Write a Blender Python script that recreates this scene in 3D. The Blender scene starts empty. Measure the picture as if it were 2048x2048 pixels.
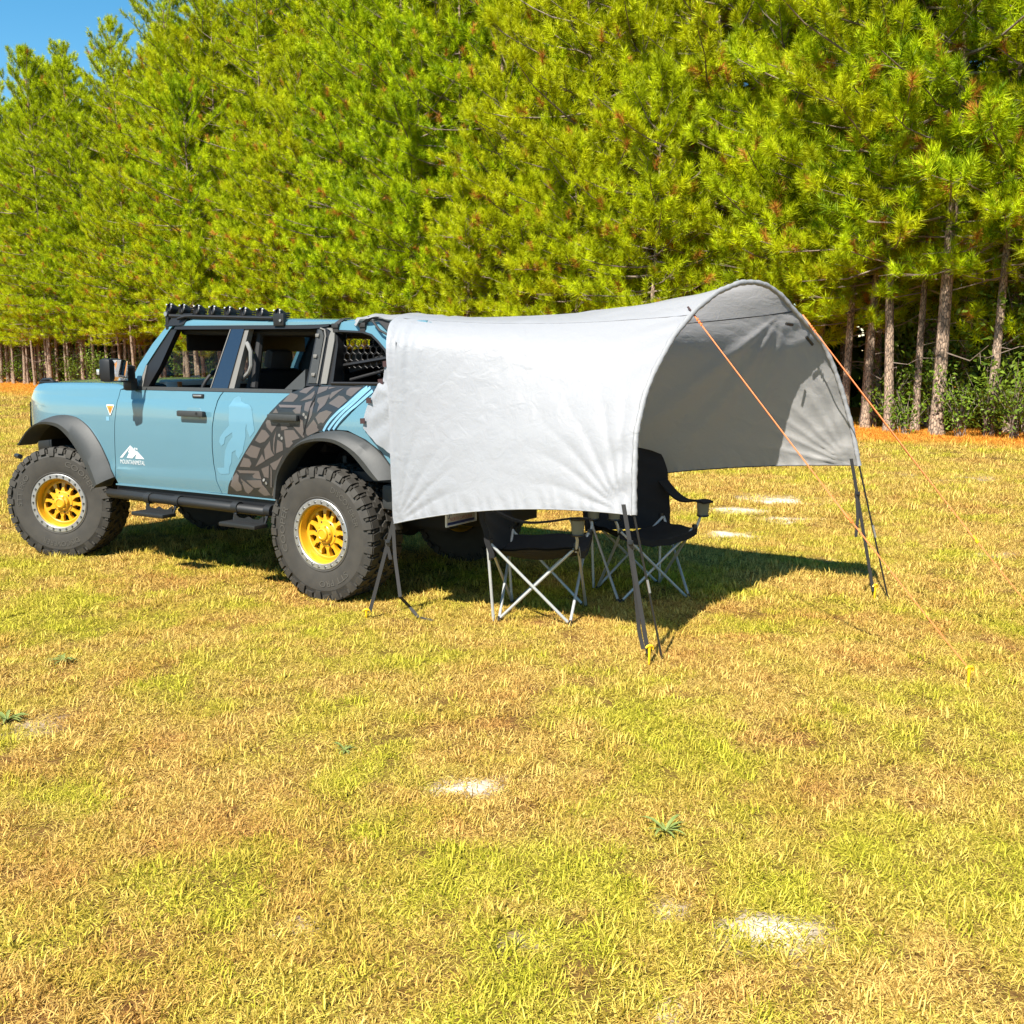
import bpy, bmesh, math, random
import numpy as np
from mathutils import Vector, Matrix
from mathutils.geometry import tessellate_polygon

random.seed(7)
RNG = np.random.default_rng(11)
R = math.radians
scene = bpy.context.scene
COL = scene.collection

# ------------------------------------------------------------------ camera, sky, sun, exposure
cam_d = bpy.data.cameras.new('camera')
cam_d.sensor_width = 36.0
cam_d.lens = 36.14
cam_d.clip_start = 0.05
cam_d.clip_end = 2000
cam = bpy.data.objects.new('camera', cam_d)
cam.location = (0, 0, 1.6432)
cam.rotation_euler = (R(90 - 8.4455), 0, 0)
COL.objects.link(cam)
scene.camera = cam

SUN_AZ, SUN_EL = 211.0, 50.0          # compass bearing of the sun from +Y toward +X
world = bpy.data.worlds.new('World')
scene.world = world
world.use_nodes = True
wn, wl = world.node_tree.nodes, world.node_tree.links
wn.clear()
w_out = wn.new('ShaderNodeOutputWorld')
w_bg = wn.new('ShaderNodeBackground')
w_sky = wn.new('ShaderNodeTexSky')
w_sky.sky_type = 'NISHITA'
w_sky.sun_disc = False
w_sky.sun_elevation = R(SUN_EL)
w_sky.sun_rotation = R(SUN_AZ)
w_sky.air_density = 1.0
w_sky.dust_density = 0.0
w_sky.ozone_density = 1.0
w_bg.inputs['Strength'].default_value = 0.068
w_hs = wn.new('ShaderNodeHueSaturation')
w_hs.inputs['Hue'].default_value = 0.487
w_hs.inputs['Saturation'].default_value = 1.4
wl.new(w_sky.outputs[0], w_hs.inputs['Color'])
wl.new(w_hs.outputs[0], w_bg.inputs[0])
wl.new(w_bg.outputs[0], w_out.inputs[0])

sun_d = bpy.data.lights.new('sun', 'SUN')
sun_d.energy = 5.0
sun_d.angle = R(0.5)
sun_d.color = (1.0, 0.94, 0.84)
sun = bpy.data.objects.new('sun', sun_d)
_d = Vector((math.sin(R(SUN_AZ)) * math.cos(R(SUN_EL)), math.cos(R(SUN_AZ)) * math.cos(R(SUN_EL)), math.sin(R(SUN_EL))))
sun.rotation_euler = _d.to_track_quat('Z', 'Y').to_euler()
sun.location = (-10, -15, 30)
COL.objects.link(sun)

vs = scene.view_settings
vs.view_transform = 'Standard'
vs.look = 'None'
vs.exposure = 1.42
vs.gamma = 1.0
vs.use_curve_mapping = False
scene.cycles.max_bounces = 8
scene.cycles.transparent_max_bounces = 8
scene.cycles.use_denoising = True

# ------------------------------------------------------------------ helpers
class MB:
    """collects shapes and links them as ONE mesh object"""
    def __init__(s):
        s.v, s.f, s.m, s.mi = [], [], [], 0
    def add(s, verts, faces):
        o = len(s.v)
        s.v += [tuple(map(float, p)) for p in verts]
        s.f += [tuple(i + o for i in f) for f in faces]
        s.m += [s.mi] * len(faces)
    def box(s, c, d, rot=None, taper=1.0):
        x, y, z = d[0] / 2, d[1] / 2, d[2] / 2
        p = [Vector((a * x * (taper if k > 0 else 1), b * y * (taper if k > 0 else 1), k * z)) for k in (-1, 1) for a, b in ((-1, -1), (1, -1), (1, 1), (-1, 1))]
        if rot is not None:
            p = [rot @ q for q in p]
        s.add([q + Vector(c) for q in p], [(3, 2, 1, 0), (4, 5, 6, 7), (0, 1, 5, 4), (1, 2, 6, 5), (2, 3, 7, 6), (3, 0, 4, 7)])
    def rbox(s, c, d, b=0.01, rot=None):
        """box with chamfered edges"""
        bm = bmesh.new()
        bmesh.ops.create_cube(bm, size=1.0)
        for v in bm.verts:
            v.co = Vector((v.co.x * d[0], v.co.y * d[1], v.co.z * d[2]))
        bmesh.ops.bevel(bm, geom=list(bm.edges), offset=b, segments=2, affect='EDGES', profile=0.6)
        if rot is not None:
            bmesh.ops.rotate(bm, verts=bm.verts, cent=(0, 0, 0), matrix=rot)
        bmesh.ops.translate(bm, verts=bm.verts, vec=c)
        s.bm(bm)
    def bm(s, bm):
        bm.verts.index_update()
        s.add([v.co.copy() for v in bm.verts], [[v.index for v in f.verts] for f in bm.faces])
        bm.free()
    def tube(s, pts, r, n=8, caps=True):
        pts = [Vector(p) for p in pts]
        rs = r if isinstance(r, (list, tuple)) else [r] * len(pts)
        rings, prev = [], None
        for i, p in enumerate(pts):
            a = pts[max(i - 1, 0)]
            b = pts[min(i + 1, len(pts) - 1)]
            t = (b - a).normalized()
            if prev is None:
                u = t.orthogonal().normalized()
            else:
                u = (prev - t * prev.dot(t)).normalized()
            prev = u
            w = t.cross(u)
            rings.append([p + (u * math.cos(k * 2 * math.pi / n) + w * math.sin(k * 2 * math.pi / n)) * rs[i] for k in range(n)])
        v = [q for g in rings for q in g]
        f = [(i * n + k, i * n + (k + 1) % n, (i + 1) * n + (k + 1) % n, (i + 1) * n + k) for i in range(len(pts) - 1) for k in range(n)]
        if caps:
            f += [tuple(range(n - 1, -1, -1)), tuple((len(pts) - 1) * n + k for k in range(n))]
        s.add(v, f)
    def ribbon(s, pts, w, side, th=0.0015):
        """flat webbing strap: width along vector(s) side"""
        pts = [Vector(p) for p in pts]
        sd = [Vector(q).normalized() for q in side] if isinstance(side, list) else [Vector(side).normalized()] * len(pts)
        v, f = [], []
        for i, p in enumerate(pts):
            t = (pts[min(i + 1, len(pts) - 1)] - pts[max(i - 1, 0)]).normalized()
            n = t.cross(sd[i]).normalized() * th
            a = sd[i] * (w / 2)
            v += [p - a - n, p + a - n, p + a + n, p - a + n]
        for i in range(len(pts) - 1):
            for k in range(4):
                f.append((i * 4 + k, i * 4 + (k + 1) % 4, i * 4 + 4 + (k + 1) % 4, i * 4 + 4 + k))
        f += [(3, 2, 1, 0), tuple(len(v) - 4 + k for k in range(4))]
        s.add(v, f)
    def lathe(s, prof, n=32, axis='Y', a0=0.0, a1=2 * math.pi, closed=True):
        """prof: (radius, offset along axis)"""
        full = abs(a1 - a0 - 2 * math.pi) < 1e-6
        m = n if full else n + 1
        v, f = [], []
        for k in range(m):
            a = a0 + (a1 - a0) * k / n
            for r, h in prof:
                q = (r * math.cos(a), r * math.sin(a))
                v.append((q[0], h, q[1]) if axis == 'Y' else ((q[0], q[1], h) if axis == 'Z' else (h, q[0], q[1])))
        P = len(prof)
        for k in range(n):
            k2 = (k + 1) % m
            for j in range(P - 1):
                f.append((k * P + j, k * P + j + 1, k2 * P + j + 1, k2 * P + j))
        s.add(v, f)
    def grid(s, rows):
        n = len(rows[0])
        v = [p for r in rows for p in r]
        f = [(i * n + j, i * n + j + 1, (i + 1) * n + j + 1, (i + 1) * n + j) for i in range(len(rows) - 1) for j in range(n - 1)]
        s.add(v, f)
    def prism(s, poly, fn, d, step=None):
        """2D outline filled, refined, mapped by fn(a,b,depth) and given thickness d"""
        bm = bmesh.new()
        tri = tessellate_polygon([[Vector((a, b, 0)) for a, b in poly]])
        vs_ = [bm.verts.new((a, b, 0)) for a, b in poly]
        for t in tri:
            try:
                bm.faces.new([vs_[i] for i in t])
            except ValueError:
                pass
        if step:
            for ax in (0, 1):
                lo, hi = min(p[ax] for p in poly), max(p[ax] for p in poly)
                k = math.ceil(lo / step)
                while k * step < hi:
                    co = [0, 0, 0]; no = [0, 0, 0]
                    co[ax] = k * step; no[ax] = 1
                    bmesh.ops.bisect_plane(bm, geom=list(bm.verts) + list(bm.edges) + list(bm.faces), plane_co=co, plane_no=no, dist=1e-5)
                    k += 1
        bmesh.ops.recalc_face_normals(bm, faces=bm.faces)
        fr = [v.co.copy() for v in bm.verts]
        bm.verts.index_update()
        faces = [[v.index for v in f.verts] for f in bm.faces]
        bed = [(e.verts[0].index, e.verts[1].index) for e in bm.edges if len(e.link_faces) == 1]
        n = len(fr)
        bm.free()
        v = [fn(p.x, p.y, 0) for p in fr]
        f = [tuple(q) for q in faces]
        if d:
            v += [fn(p.x, p.y, d) for p in fr]
            f += [tuple(i + n for i in reversed(q)) for q in faces]
            f += [(a, b, b + n, a + n) for a, b in bed]
        s.add(v, f)
    def build(s, name, mats, parent=None, angle=35, flip_fix=True):
        me = bpy.data.meshes.new(name)
        me.from_pydata(s.v, [], s.f)
        for m in (mats if isinstance(mats, (list, tuple)) else [mats]):
            me.materials.append(m)
        if any(s.m):
            me.polygons.foreach_set('material_index', s.m)
        if flip_fix:
            b = bmesh.new(); b.from_mesh(me)
            bmesh.ops.recalc_face_normals(b, faces=b.faces)
            b.to_mesh(me); b.free()
        me.polygons.foreach_set('use_smooth', [True] * len(me.polygons))
        me.set_sharp_from_angle(angle=R(angle))
        me.update()
        o = bpy.data.objects.new(name, me)
        COL.objects.link(o)
        if parent is not None:
            o.parent = parent
        return o

def tag(o, label=None, cat=None, group=None, kind=None):
    if label: o['label'] = label
    if cat: o['category'] = cat
    if group: o['group'] = group
    if kind: o['kind'] = kind
    return o

def empty(name, loc=(0, 0, 0), rz=0.0, label=None, cat=None, group=None):
    o = bpy.data.objects.new(name, None)
    o.empty_display_size = 0.2
    o.location = loc
    o.rotation_euler = (0, 0, rz)
    COL.objects.link(o)
    return tag(o, label, cat, group)

def copy_tree(o, parent=None):
    c = o.copy(); COL.objects.link(c); c.parent = parent
    for ch in o.children:
        copy_tree(ch, c)
    return c

def text_mesh(txt, size):
    """flat lettering as vertices and triangles, left-bottom at the origin"""
    cu = bpy.data.curves.new('lettering', 'FONT')
    cu.body = txt; cu.size = size; cu.resolution_u = 3
    ob = bpy.data.objects.new('lettering', cu)
    COL.objects.link(ob)
    bpy.context.view_layer.update()
    me = bpy.data.meshes.new_from_object(ob.evaluated_get(bpy.context.evaluated_depsgraph_get()))
    v = [tuple(q.co) for q in me.vertices]
    f = [tuple(p.vertices) for p in me.polygons]
    bpy.data.objects.remove(ob); bpy.data.curves.remove(cu); bpy.data.meshes.remove(me)
    return v, f

# ------------------------------------------------------------------ materials
def mat(name, col, rough=0.5, metal=0.0, coat=0.0, noise=None, bump=None, spec=0.5):
    m = bpy.data.materials.new(name); m.use_nodes = True
    nt = m.node_tree; b = nt.nodes['Principled BSDF']
    b.inputs['Base Color'].default_value = (*col, 1)
    b.inputs['Roughness'].default_value = rough
    b.inputs['Metallic'].default_value = metal
    b.inputs['Coat Weight'].default_value = coat
    b.inputs['Coat Roughness'].default_value = 0.06
    b.inputs['Specular IOR Level'].default_value = spec
    tc = nt.nodes.new('ShaderNodeTexCoord')
    if noise:                                    # (scale, other colour, amount)
        t = nt.nodes.new('ShaderNodeTexNoise'); t.inputs['Scale'].default_value = noise[0]; t.inputs['Detail'].default_value = 6
        nt.links.new(tc.outputs['Object'], t.inputs['Vector'])
        r = nt.nodes.new('ShaderNodeValToRGB')
        r.color_ramp.elements[0].position = 0.5 - 0.25; r.color_ramp.elements[1].position = 0.5 + 0.25
        r.color_ramp.elements[0].color = (*col, 1); r.color_ramp.elements[1].color = (*noise[1], 1)
        nt.links.new(t.outputs[0], r.inputs[0]); nt.links.new(r.outputs[0], b.inputs['Base Color'])
    if bump:                                     # (scale, strength, distance)
        t = nt.nodes.new('ShaderNodeTexNoise'); t.inputs['Scale'].default_value = bump[0]; t.inputs['Detail'].default_value = 4
        nt.links.new(tc.outputs['Object'], t.inputs['Vector'])
        u = nt.nodes.new('ShaderNodeBump'); u.inputs['Strength'].default_value = bump[1]; u.inputs['Distance'].default_value = bump[2]
        nt.links.new(t.outputs[0], u.inputs['Height']); nt.links.new(u.outputs[0], b.inputs['Normal'])
    return m

M = {}
M['paint'] = mat('blue_paint', (0.072, 0.165, 0.212), 0.26, 0.0, 1.0, noise=(3.0, (0.077, 0.171, 0.219)))
M['paint_light'] = mat('pale_blue_film', (0.125, 0.270, 0.375), 0.4, 0.0, 0.3)
M['film_figure'] = mat('tone_on_tone_film', (0.088, 0.200, 0.268), 0.4, 0.0, 0.3)
M['film_dark'] = mat('dark_grey_film', (0.014, 0.015, 0.016), 0.38, 0.0, 0.3)
M['film_taupe'] = mat('taupe_film', (0.075, 0.063, 0.058), 0.4, 0.0, 0.3)
M['film_navy'] = mat('navy_film', (0.003, 0.018, 0.032), 0.4, 0.0, 0.2)
M['film_white'] = mat('white_film', (0.48, 0.50, 0.51), 0.45)
M['navy'] = mat('navy_gloss', (0.009, 0.015, 0.030), 0.25, 0.0, 0.6)
M['trim'] = mat('grey_plastic_trim', (0.026, 0.028, 0.028), 0.6, noise=(45, (0.020, 0.022, 0.022)), bump=(400, 0.15, 0.001))
M['black'] = mat('black_plastic', (0.004, 0.004, 0.005), 0.5, bump=(250, 0.1, 0.001))
M['blackmetal'] = mat('black_powder_coat', (0.007, 0.007, 0.007), 0.5, bump=(500, 0.2, 0.001))
M['rubber'] = mat('tyre_rubber', (0.020, 0.018, 0.015), 0.75, noise=(14, (0.034, 0.030, 0.024)), bump=(120, 0.15, 0.002))
M['tyre_letter'] = mat('tyre_lettering', (0.060, 0.055, 0.047), 0.6)
M['yellow_wheel'] = mat('yellow_wheel_paint', (0.50, 0.265, 0.010), 0.38, 0.0, 0.3)
M['alu'] = mat('brushed_aluminium', (0.40, 0.40, 0.40), 0.40, 0.8, bump=(300, 0.1, 0.001))
M['steel'] = mat('dull_steel', (0.20, 0.20, 0.20), 0.45, 0.8)
M['seal'] = mat('grey_door_seal', (0.13, 0.125, 0.115), 0.55)
M['interior'] = mat('black_interior', (0.005, 0.005, 0.006), 0.7)
M['cabin_grey'] = mat('grey_cabin_plastic', (0.15, 0.15, 0.145), 0.55)
M['headrest'] = mat('dark_grey_upholstery', (0.035, 0.035, 0.036), 0.7)
M['cabin_pale'] = mat('pale_dash_panel', (0.42, 0.42, 0.40), 0.5)
M['orange'] = mat('orange_badge', (0.62, 0.20, 0.015), 0.3, 0.0, 0.5)
M['copper'] = mat('orange_trim', (0.42, 0.14, 0.04), 0.4, 0.3)
M['lens'] = mat('clear_lens', (0.55, 0.57, 0.58), 0.1, 0.6)
M['mirror'] = mat('mirror_glass', (0.85, 0.87, 0.88), 0.02, 1.0)
M['redlens'] = mat('red_lens', (0.25, 0.01, 0.01), 0.2, 0.0, 0.5)
M['webbing'] = mat('grey_webbing', (0.020, 0.019, 0.018), 0.75, bump=(700, 0.3, 0.001))
M['blackweb'] = mat('black_webbing', (0.012, 0.012, 0.013), 0.7)
M['buckle'] = mat('black_buckle', (0.012, 0.012, 0.012), 0.35)
M['yellow_peg'] = mat('yellow_peg_plastic', (0.62, 0.40, 0.01), 0.35)
M['cord'] = mat('orange_cord', (0.72, 0.16, 0.03), 0.6)
M['chairfab'] = mat('black_chair_fabric', (0.004, 0.004, 0.005), 0.9, bump=(160, 0.4, 0.003))
M['chairtube'] = mat('grey_painted_tube', (0.40, 0.41, 0.40), 0.38, 0.3, noise=(8, (0.34, 0.35, 0.34)))
M['brown_tab'] = mat('brown_velcro', (0.035, 0.014, 0.014), 0.8)
M['seam'] = mat('dark_seam_tape', (0.05, 0.05, 0.055), 0.7)
M['plate'] = mat('plate_white', (0.45, 0.44, 0.40), 0.35)
M['plate_blue'] = mat('plate_blue_ink', (0.03, 0.04, 0.14), 0.4)
M['plate_red'] = mat('plate_red_ink', (0.30, 0.03, 0.04), 0.4)

def glass_mat():
    m = bpy.data.materials.new('window_glass'); m.use_nodes = True
    nt = m.node_tree; nt.nodes.clear()
    o = nt.nodes.new('ShaderNodeOutputMaterial'); mx = nt.nodes.new('ShaderNodeMixShader')
    t = nt.nodes.new('ShaderNodeBsdfTransparent'); t.inputs[0].default_value = (0.72, 0.78, 0.76, 1)
    g = nt.nodes.new('ShaderNodeBsdfGlossy'); g.inputs['Roughness'].default_value = 0.02
    fr = nt.nodes.new('ShaderNodeFresnel'); fr.inputs[0].default_value = 1.2
    nt.links.new(fr.outputs[0], mx.inputs[0]); nt.links.new(t.outputs[0], mx.inputs[1]); nt.links.new(g.outputs[0], mx.inputs[2])
    nt.links.new(mx.outputs[0], o.inputs[0])
    return m
M['glass'] = glass_mat()

def fabric_mat(name, outer, inner, trans):
    """coated nylon: bright outside, grey coating inside, lets some sun through"""
    m = bpy.data.materials.new(name); m.use_nodes = True
    nt = m.node_tree; nt.nodes.clear(); L = nt.links.new
    o = nt.nodes.new('ShaderNodeOutputMaterial')
    tc = nt.nodes.new('ShaderNodeTexCoord')
    geo = nt.nodes.new('ShaderNodeNewGeometry')
    mixc = nt.nodes.new('ShaderNodeMix'); mixc.data_type = 'RGBA'
    mixc.inputs[6].default_value = (*outer, 1); mixc.inputs[7].default_value = (*inner, 1)
    L(geo.outputs['Backfacing'], mixc.inputs[0])
    pb = nt.nodes.new('ShaderNodeBsdfPrincipled'); pb.inputs['Roughness'].default_value = 0.5
    pb.inputs['Specular IOR Level'].default_value = 0.32
    L(mixc.outputs[2], pb.inputs['Base Color'])
    tr = nt.nodes.new('ShaderNodeBsdfTranslucent'); tr.inputs[0].default_value = (*trans, 1)
    ms = nt.nodes.new('ShaderNodeMixShader'); ms.inputs[0].default_value = 0.36
    n1 = nt.nodes.new('ShaderNodeTexNoise'); n1.inputs['Scale'].default_value = 9; n1.inputs['Detail'].default_value = 5; n1.inputs['Distortion'].default_value = 1.2
    n2 = nt.nodes.new('ShaderNodeTexNoise'); n2.inputs['Scale'].default_value = 38; n2.inputs['Detail'].default_value = 3
    ad = nt.nodes.new('ShaderNodeMath'); ad.operation = 'MULTIPLY_ADD'; ad.inputs[1].default_value = 0.35
    bu = nt.nodes.new('ShaderNodeBump'); bu.inputs['Strength'].default_value = 0.5; bu.inputs['Distance'].default_value = 0.012
    L(tc.outputs['Object'], n1.inputs['Vector']); L(tc.outputs['Object'], n2.inputs['Vector'])
    L(n2.outputs[0], ad.inputs[0]); L(n1.outputs[0], ad.inputs[2]); L(ad.outputs[0], bu.inputs['Height'])
    L(bu.outputs[0], pb.inputs['Normal']); L(bu.outputs[0], tr.inputs['Normal'])
    L(pb.outputs[0], ms.inputs[1]); L(tr.outputs[0], ms.inputs[2]); L(ms.outputs[0], o.inputs[0])
    return m
M['canopy'] = fabric_mat('silver_white_nylon', (0.318, 0.331, 0.358), (0.25, 0.25, 0.255), (0.56, 0.55, 0.56))
M['canopy_band'] = fabric_mat('white_nylon_band', (0.34, 0.345, 0.355), (0.30, 0.30, 0.29), (0.3, 0.3, 0.28))
M['mesh'] = mat('grey_mesh_pocket', (0.14, 0.14, 0.10), 0.8)

# car frame: x forward from the rear axle, y to the car's left, z up
CX, CY, TH = -0.7966, 7.775, 1.0110
FW = Vector((-math.sin(TH), math.cos(TH), 0)); LW = Vector((-math.cos(TH), -math.sin(TH), 0)); C0 = Vector((CX, CY, 0))
def cw(x, y, z):
    return C0 + FW * x + LW * y + Vector((0, 0, z))
CAR_RZ = math.atan2(FW.y, FW.x)
# edge of the forest: a line on the ground
TL0 = np.array([-32.2, 67.1]); TLD = np.array([0.6853, -0.7282]); TLN = np.array([0.7282, 0.6853])
# ------------------------------------------------------------------ ground
BARE = [  # bare sandy spots: x, y, radius, strength (metres on the ground)
]
def spot(px, py, r, s=1.0):
    u = (px - 1024) / 2055.98; v = (1024 - py) / 2055.98
    c, sn = math.cos(0.1474), math.sin(0.1474)
    dz = -sn + v * c
    t = -1.6432 / dz
    BARE.append((u * t, (c + v * sn) * t, r, s))
for q in ((925, 1575, .085, .9), (1535, 1862, .085), (1330, 1812, .045), (1050, 1890, .025), (1345, 2030, .04, .7), (600, 1855, .06, .5), (1460, 1068, .22), (1550, 1000, .3), (1580, 1040, .22, .8), (1480, 1022, .25, .8),
          (60, 1455, .12, .35), (1640, 1120, .1, .4), (1985, 1110, .15, .4), (1900, 955, .5, .4)):
    spot(*q)

def vnoise(x, y, sc, seed=0):
    """smooth value noise, numpy"""
    x = np.asarray(x) / sc; y = np.asarray(y) / sc
    xi, yi = np.floor(x).astype(np.int64), np.floor(y).astype(np.int64)
    fx, fy = x - xi, y - yi
    fx = fx * fx * (3 - 2 * fx); fy = fy * fy * (3 - 2 * fy)
    def h(a, b):
        n = (a * 374761393 + b * 668265263 + seed * 982451653) & 0xffffffff
        n = ((n ^ (n >> 13)) * 1274126177) & 0xffffffff
        return ((n ^ (n >> 16)) & 0xffff) / 65535.0
    return (h(xi, yi) * (1 - fx) + h(xi + 1, yi) * fx) * (1 - fy) + (h(xi, yi + 1) * (1 - fx) + h(xi + 1, yi + 1) * fx) * fy
def fbm(x, y, sc, seed=0):
    return (vnoise(x, y, sc, seed) + .5 * vnoise(x, y, sc * .5, seed + 1) + .25 * vnoise(x, y, sc * .25, seed + 2)) / 1.75

def bare_at(x, y):
    b = np.zeros_like(x)
    w = fbm(x, y, .12, 5)
    for bx, by, r, s in BARE:
        d = np.hypot((x - bx) / 1.5, (y - by)) / (r * .82)
        b = np.maximum(b, s * np.clip(1.6 - d - (w - .5) * 1.6, 0, 1))
    return b
def straw_at(x, y):
    d = (x - TL0[0]) * TLN[0] + (y - TL0[1]) * TLN[1]
    s = (x - TL0[0]) * TLD[0] + (y - TL0[1]) * TLD[1]
    wdt = np.clip(7.0 - s * .055, 3.0, 8)
    return np.clip((d + wdt * (.55 + .9 * fbm(x, y, 2.5, 9))) / (wdt * .5), 0, 1)
def green_at(x, y):
    g = fbm(x, y, .62, 21) * .55 + fbm(x, y, .17, 31) * .45
    bias = .16 * np.exp(-(((x - 1.6) / 1.5) ** 2 + ((y - 3.9) / 1.3) ** 2)) + .08 * np.exp(-(((x + .7) / 1.6) ** 2 + ((y - 6.0) / .7) ** 2)) + .08 * np.exp(-((y - 2.6) / .5) ** 2) - .10 * np.exp(-(((x + 1.3) / .9) ** 2 + ((y - 3.2) / .7) ** 2)) - .10 * np.exp(-(((x - 1.9) / .9) ** 2 + ((y - 6.2) / .6) ** 2))
    return np.clip((g + bias * .55 - .40) / .34, 0, .9)
def brown_at(x, y):
    g = fbm(x, y, .5, 41) * .55 + fbm(x, y, .13, 47) * .45
    bias = .16 * np.exp(-(((x + 1.3) / 1.0) ** 2 + ((y - 3.0) / .8) ** 2)) + .16 * np.exp(-(((x - 1.9) / 1.1) ** 2 + ((y - 6.4) / .7) ** 2)) + .05 * (x < .4)
    return np.clip((g + bias * .6 - .48) / .28, 0, .9)
def height_at(x, y):
    return (fbm(x, y, 1.1, 71) - .5) * .03 * np.clip((np.hypot(x, y) - 1.5) / 3, 0, 1)

def attr(me, name, data):
    a = me.attributes.new(name, 'FLOAT', 'POINT')
    a.data.foreach_set('value', np.asarray(data, dtype=np.float32))

def soil_nodes(m, blade):
    """shared colours of turf: attributes bare, straw, green, brown"""
    nt = m.node_tree; L = nt.links.new
    typ = 'INSTANCER' if blade else 'GEOMETRY'
    def at(n):
        a = nt.nodes.new('ShaderNodeAttribute'); a.attribute_name = n; a.attribute_type = typ
        return a.outputs['Fac']
    def mix(f, a, b):
        x = nt.nodes.new('ShaderNodeMix'); x.data_type = 'RGBA'
        for s_, v in ((x.inputs[6], a), (x.inputs[7], b)):
            if isinstance(v, tuple): s_.default_value = (*v, 1)
            else: L(v, s_)
        L(f, x.inputs[0])
        return x.outputs[2]
    return at, mix, L, nt

def ground_mat():
    m = bpy.data.materials.new('dry_turf_soil'); m.use_nodes = True
    at, mix, L, nt = soil_nodes(m, False)
    b = nt.nodes['Principled BSDF']; b.inputs['Roughness'].default_value = 0.95; b.inputs['Specular IOR Level'].default_value = 0.1
    tc = nt.nodes.new('ShaderNodeTexCoord')
    n = nt.nodes.new('ShaderNodeTexNoise'); n.inputs['Scale'].default_value = 55; n.inputs['Detail'].default_value = 6
    L(tc.outputs['Object'], n.inputs['Vector'])
    n3 = nt.nodes.new('ShaderNodeTexNoise'); n3.inputs['Scale'].default_value = 9; n3.inputs['Detail'].default_value = 5
    L(tc.outputs['Object'], n3.inputs['Vector'])
    c = mix(at('brown'), (.13, .070, .020), (.11, .048, .017))
    c = mix(at('green'), c, (.11, .078, .015))
    c2 = mix(n.outputs[0], (.5, .5, .5), (1.35, 1.3, 1.2))
    mu = nt.nodes.new('ShaderNodeMix'); mu.data_type = 'RGBA'; mu.blend_type = 'MULTIPLY'; mu.inputs[0].default_value = 1
    L(c, mu.inputs[6]); L(c2, mu.inputs[7])
    c = mix(at('straw'), mu.outputs[2], (.46, .16, .020))
    c = mix(at('bare'), c, (.56, .48, .38))
    L(c, b.inputs['Base Color'])
    bu = nt.nodes.new('ShaderNodeBump'); bu.inputs['Strength'].default_value = .7; bu.inputs['Distance'].default_value = .02
    L(n.outputs[0], bu.inputs['Height']); L(bu.outputs[0], b.inputs['Normal'])
    return m
M['ground'] = ground_mat()

def ground():
    # fine near the camera, coarse to the horizon
    xs = np.concatenate([np.linspace(-900, -60, 12)[:-1], np.linspace(-60, -8, 40)[:-1], np.linspace(-8, 8, 201), np.linspace(8, 60, 40)[1:], np.linspace(60, 900, 12)[1:]])
    ys = np.concatenate([np.linspace(-300, -4, 10)[:-1], np.linspace(-4, 12, 201), np.linspace(12, 90, 100)[1:], np.linspace(90, 1500, 14)[1:]])
    X, Y = np.meshgrid(xs, ys)
    x, y = X.ravel(), Y.ravel()
    V = np.stack([x, y, height_at(x, y)], 1)
    nx, ny = len(xs), len(ys)
    i = np.arange(nx * ny).reshape(ny, nx)
    F = np.stack([i[:-1, :-1], i[:-1, 1:], i[1:, 1:], i[1:, :-1]], -1).reshape(-1, 4)
    me = bpy.data.meshes.new('ground'); me.from_pydata(V.tolist(), [], F.tolist())
    me.materials.append(M['ground'])
    attr(me, 'bare', bare_at(x, y)); attr(me, 'straw', straw_at(x, y)); attr(me, 'green', green_at(x, y)); attr(me, 'brown', brown_at(x, y))
    me.polygons.foreach_set('use_smooth', [True] * len(me.polygons))
    o = bpy.data.objects.new('ground', me); COL.objects.link(o)
    o['kind'] = 'structure'
ground()

# ------------------------------------------------------------------ turf blades (one object of stuff)
def blade_mat():
    m = bpy.data.materials.new('grass_blades'); m.use_nodes = True
    at, mix, L, nt = soil_nodes(m, True)
    nt.nodes.remove(nt.nodes['Principled BSDF'])
    o = nt.nodes['Material Output']
    rn = nt.nodes.new('ShaderNodeAttribute'); rn.attribute_name = 'tone'
    oi = nt.nodes.new('ShaderNodeObjectInfo')
    c = mix(rn.outputs['Fac'], (.22, .125, .018), (.90, .66, .20))
    cb = mix(rn.outputs['Fac'], (.17, .075, .018), (.80, .47, .14))
    cg = mix(rn.outputs['Fac'], (.15, .155, .006), (.72, .65, .075))
    c = mix(at('brown'), c, cb)
    c = mix(at('green'), c, cg)
    cs = mix(rn.outputs['Fac'], (.42, .14, .014), (.76, .36, .06))
    c = mix(at('straw'), c, cs)
    di = nt.nodes.new('ShaderNodeBsdfDiffuse'); tr = nt.nodes.new('ShaderNodeBsdfTranslucent'); ms = nt.nodes.new('ShaderNodeMixShader')
    ms.inputs[0].default_value = .3
    L(c, di.inputs[0]); L(c, tr.inputs[0]); L(di.outputs[0], ms.inputs[1]); L(tr.outputs[0], ms.inputs[2]); L(ms.outputs[0], o.inputs[0])
    return m
M['blade'] = blade_mat()

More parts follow.
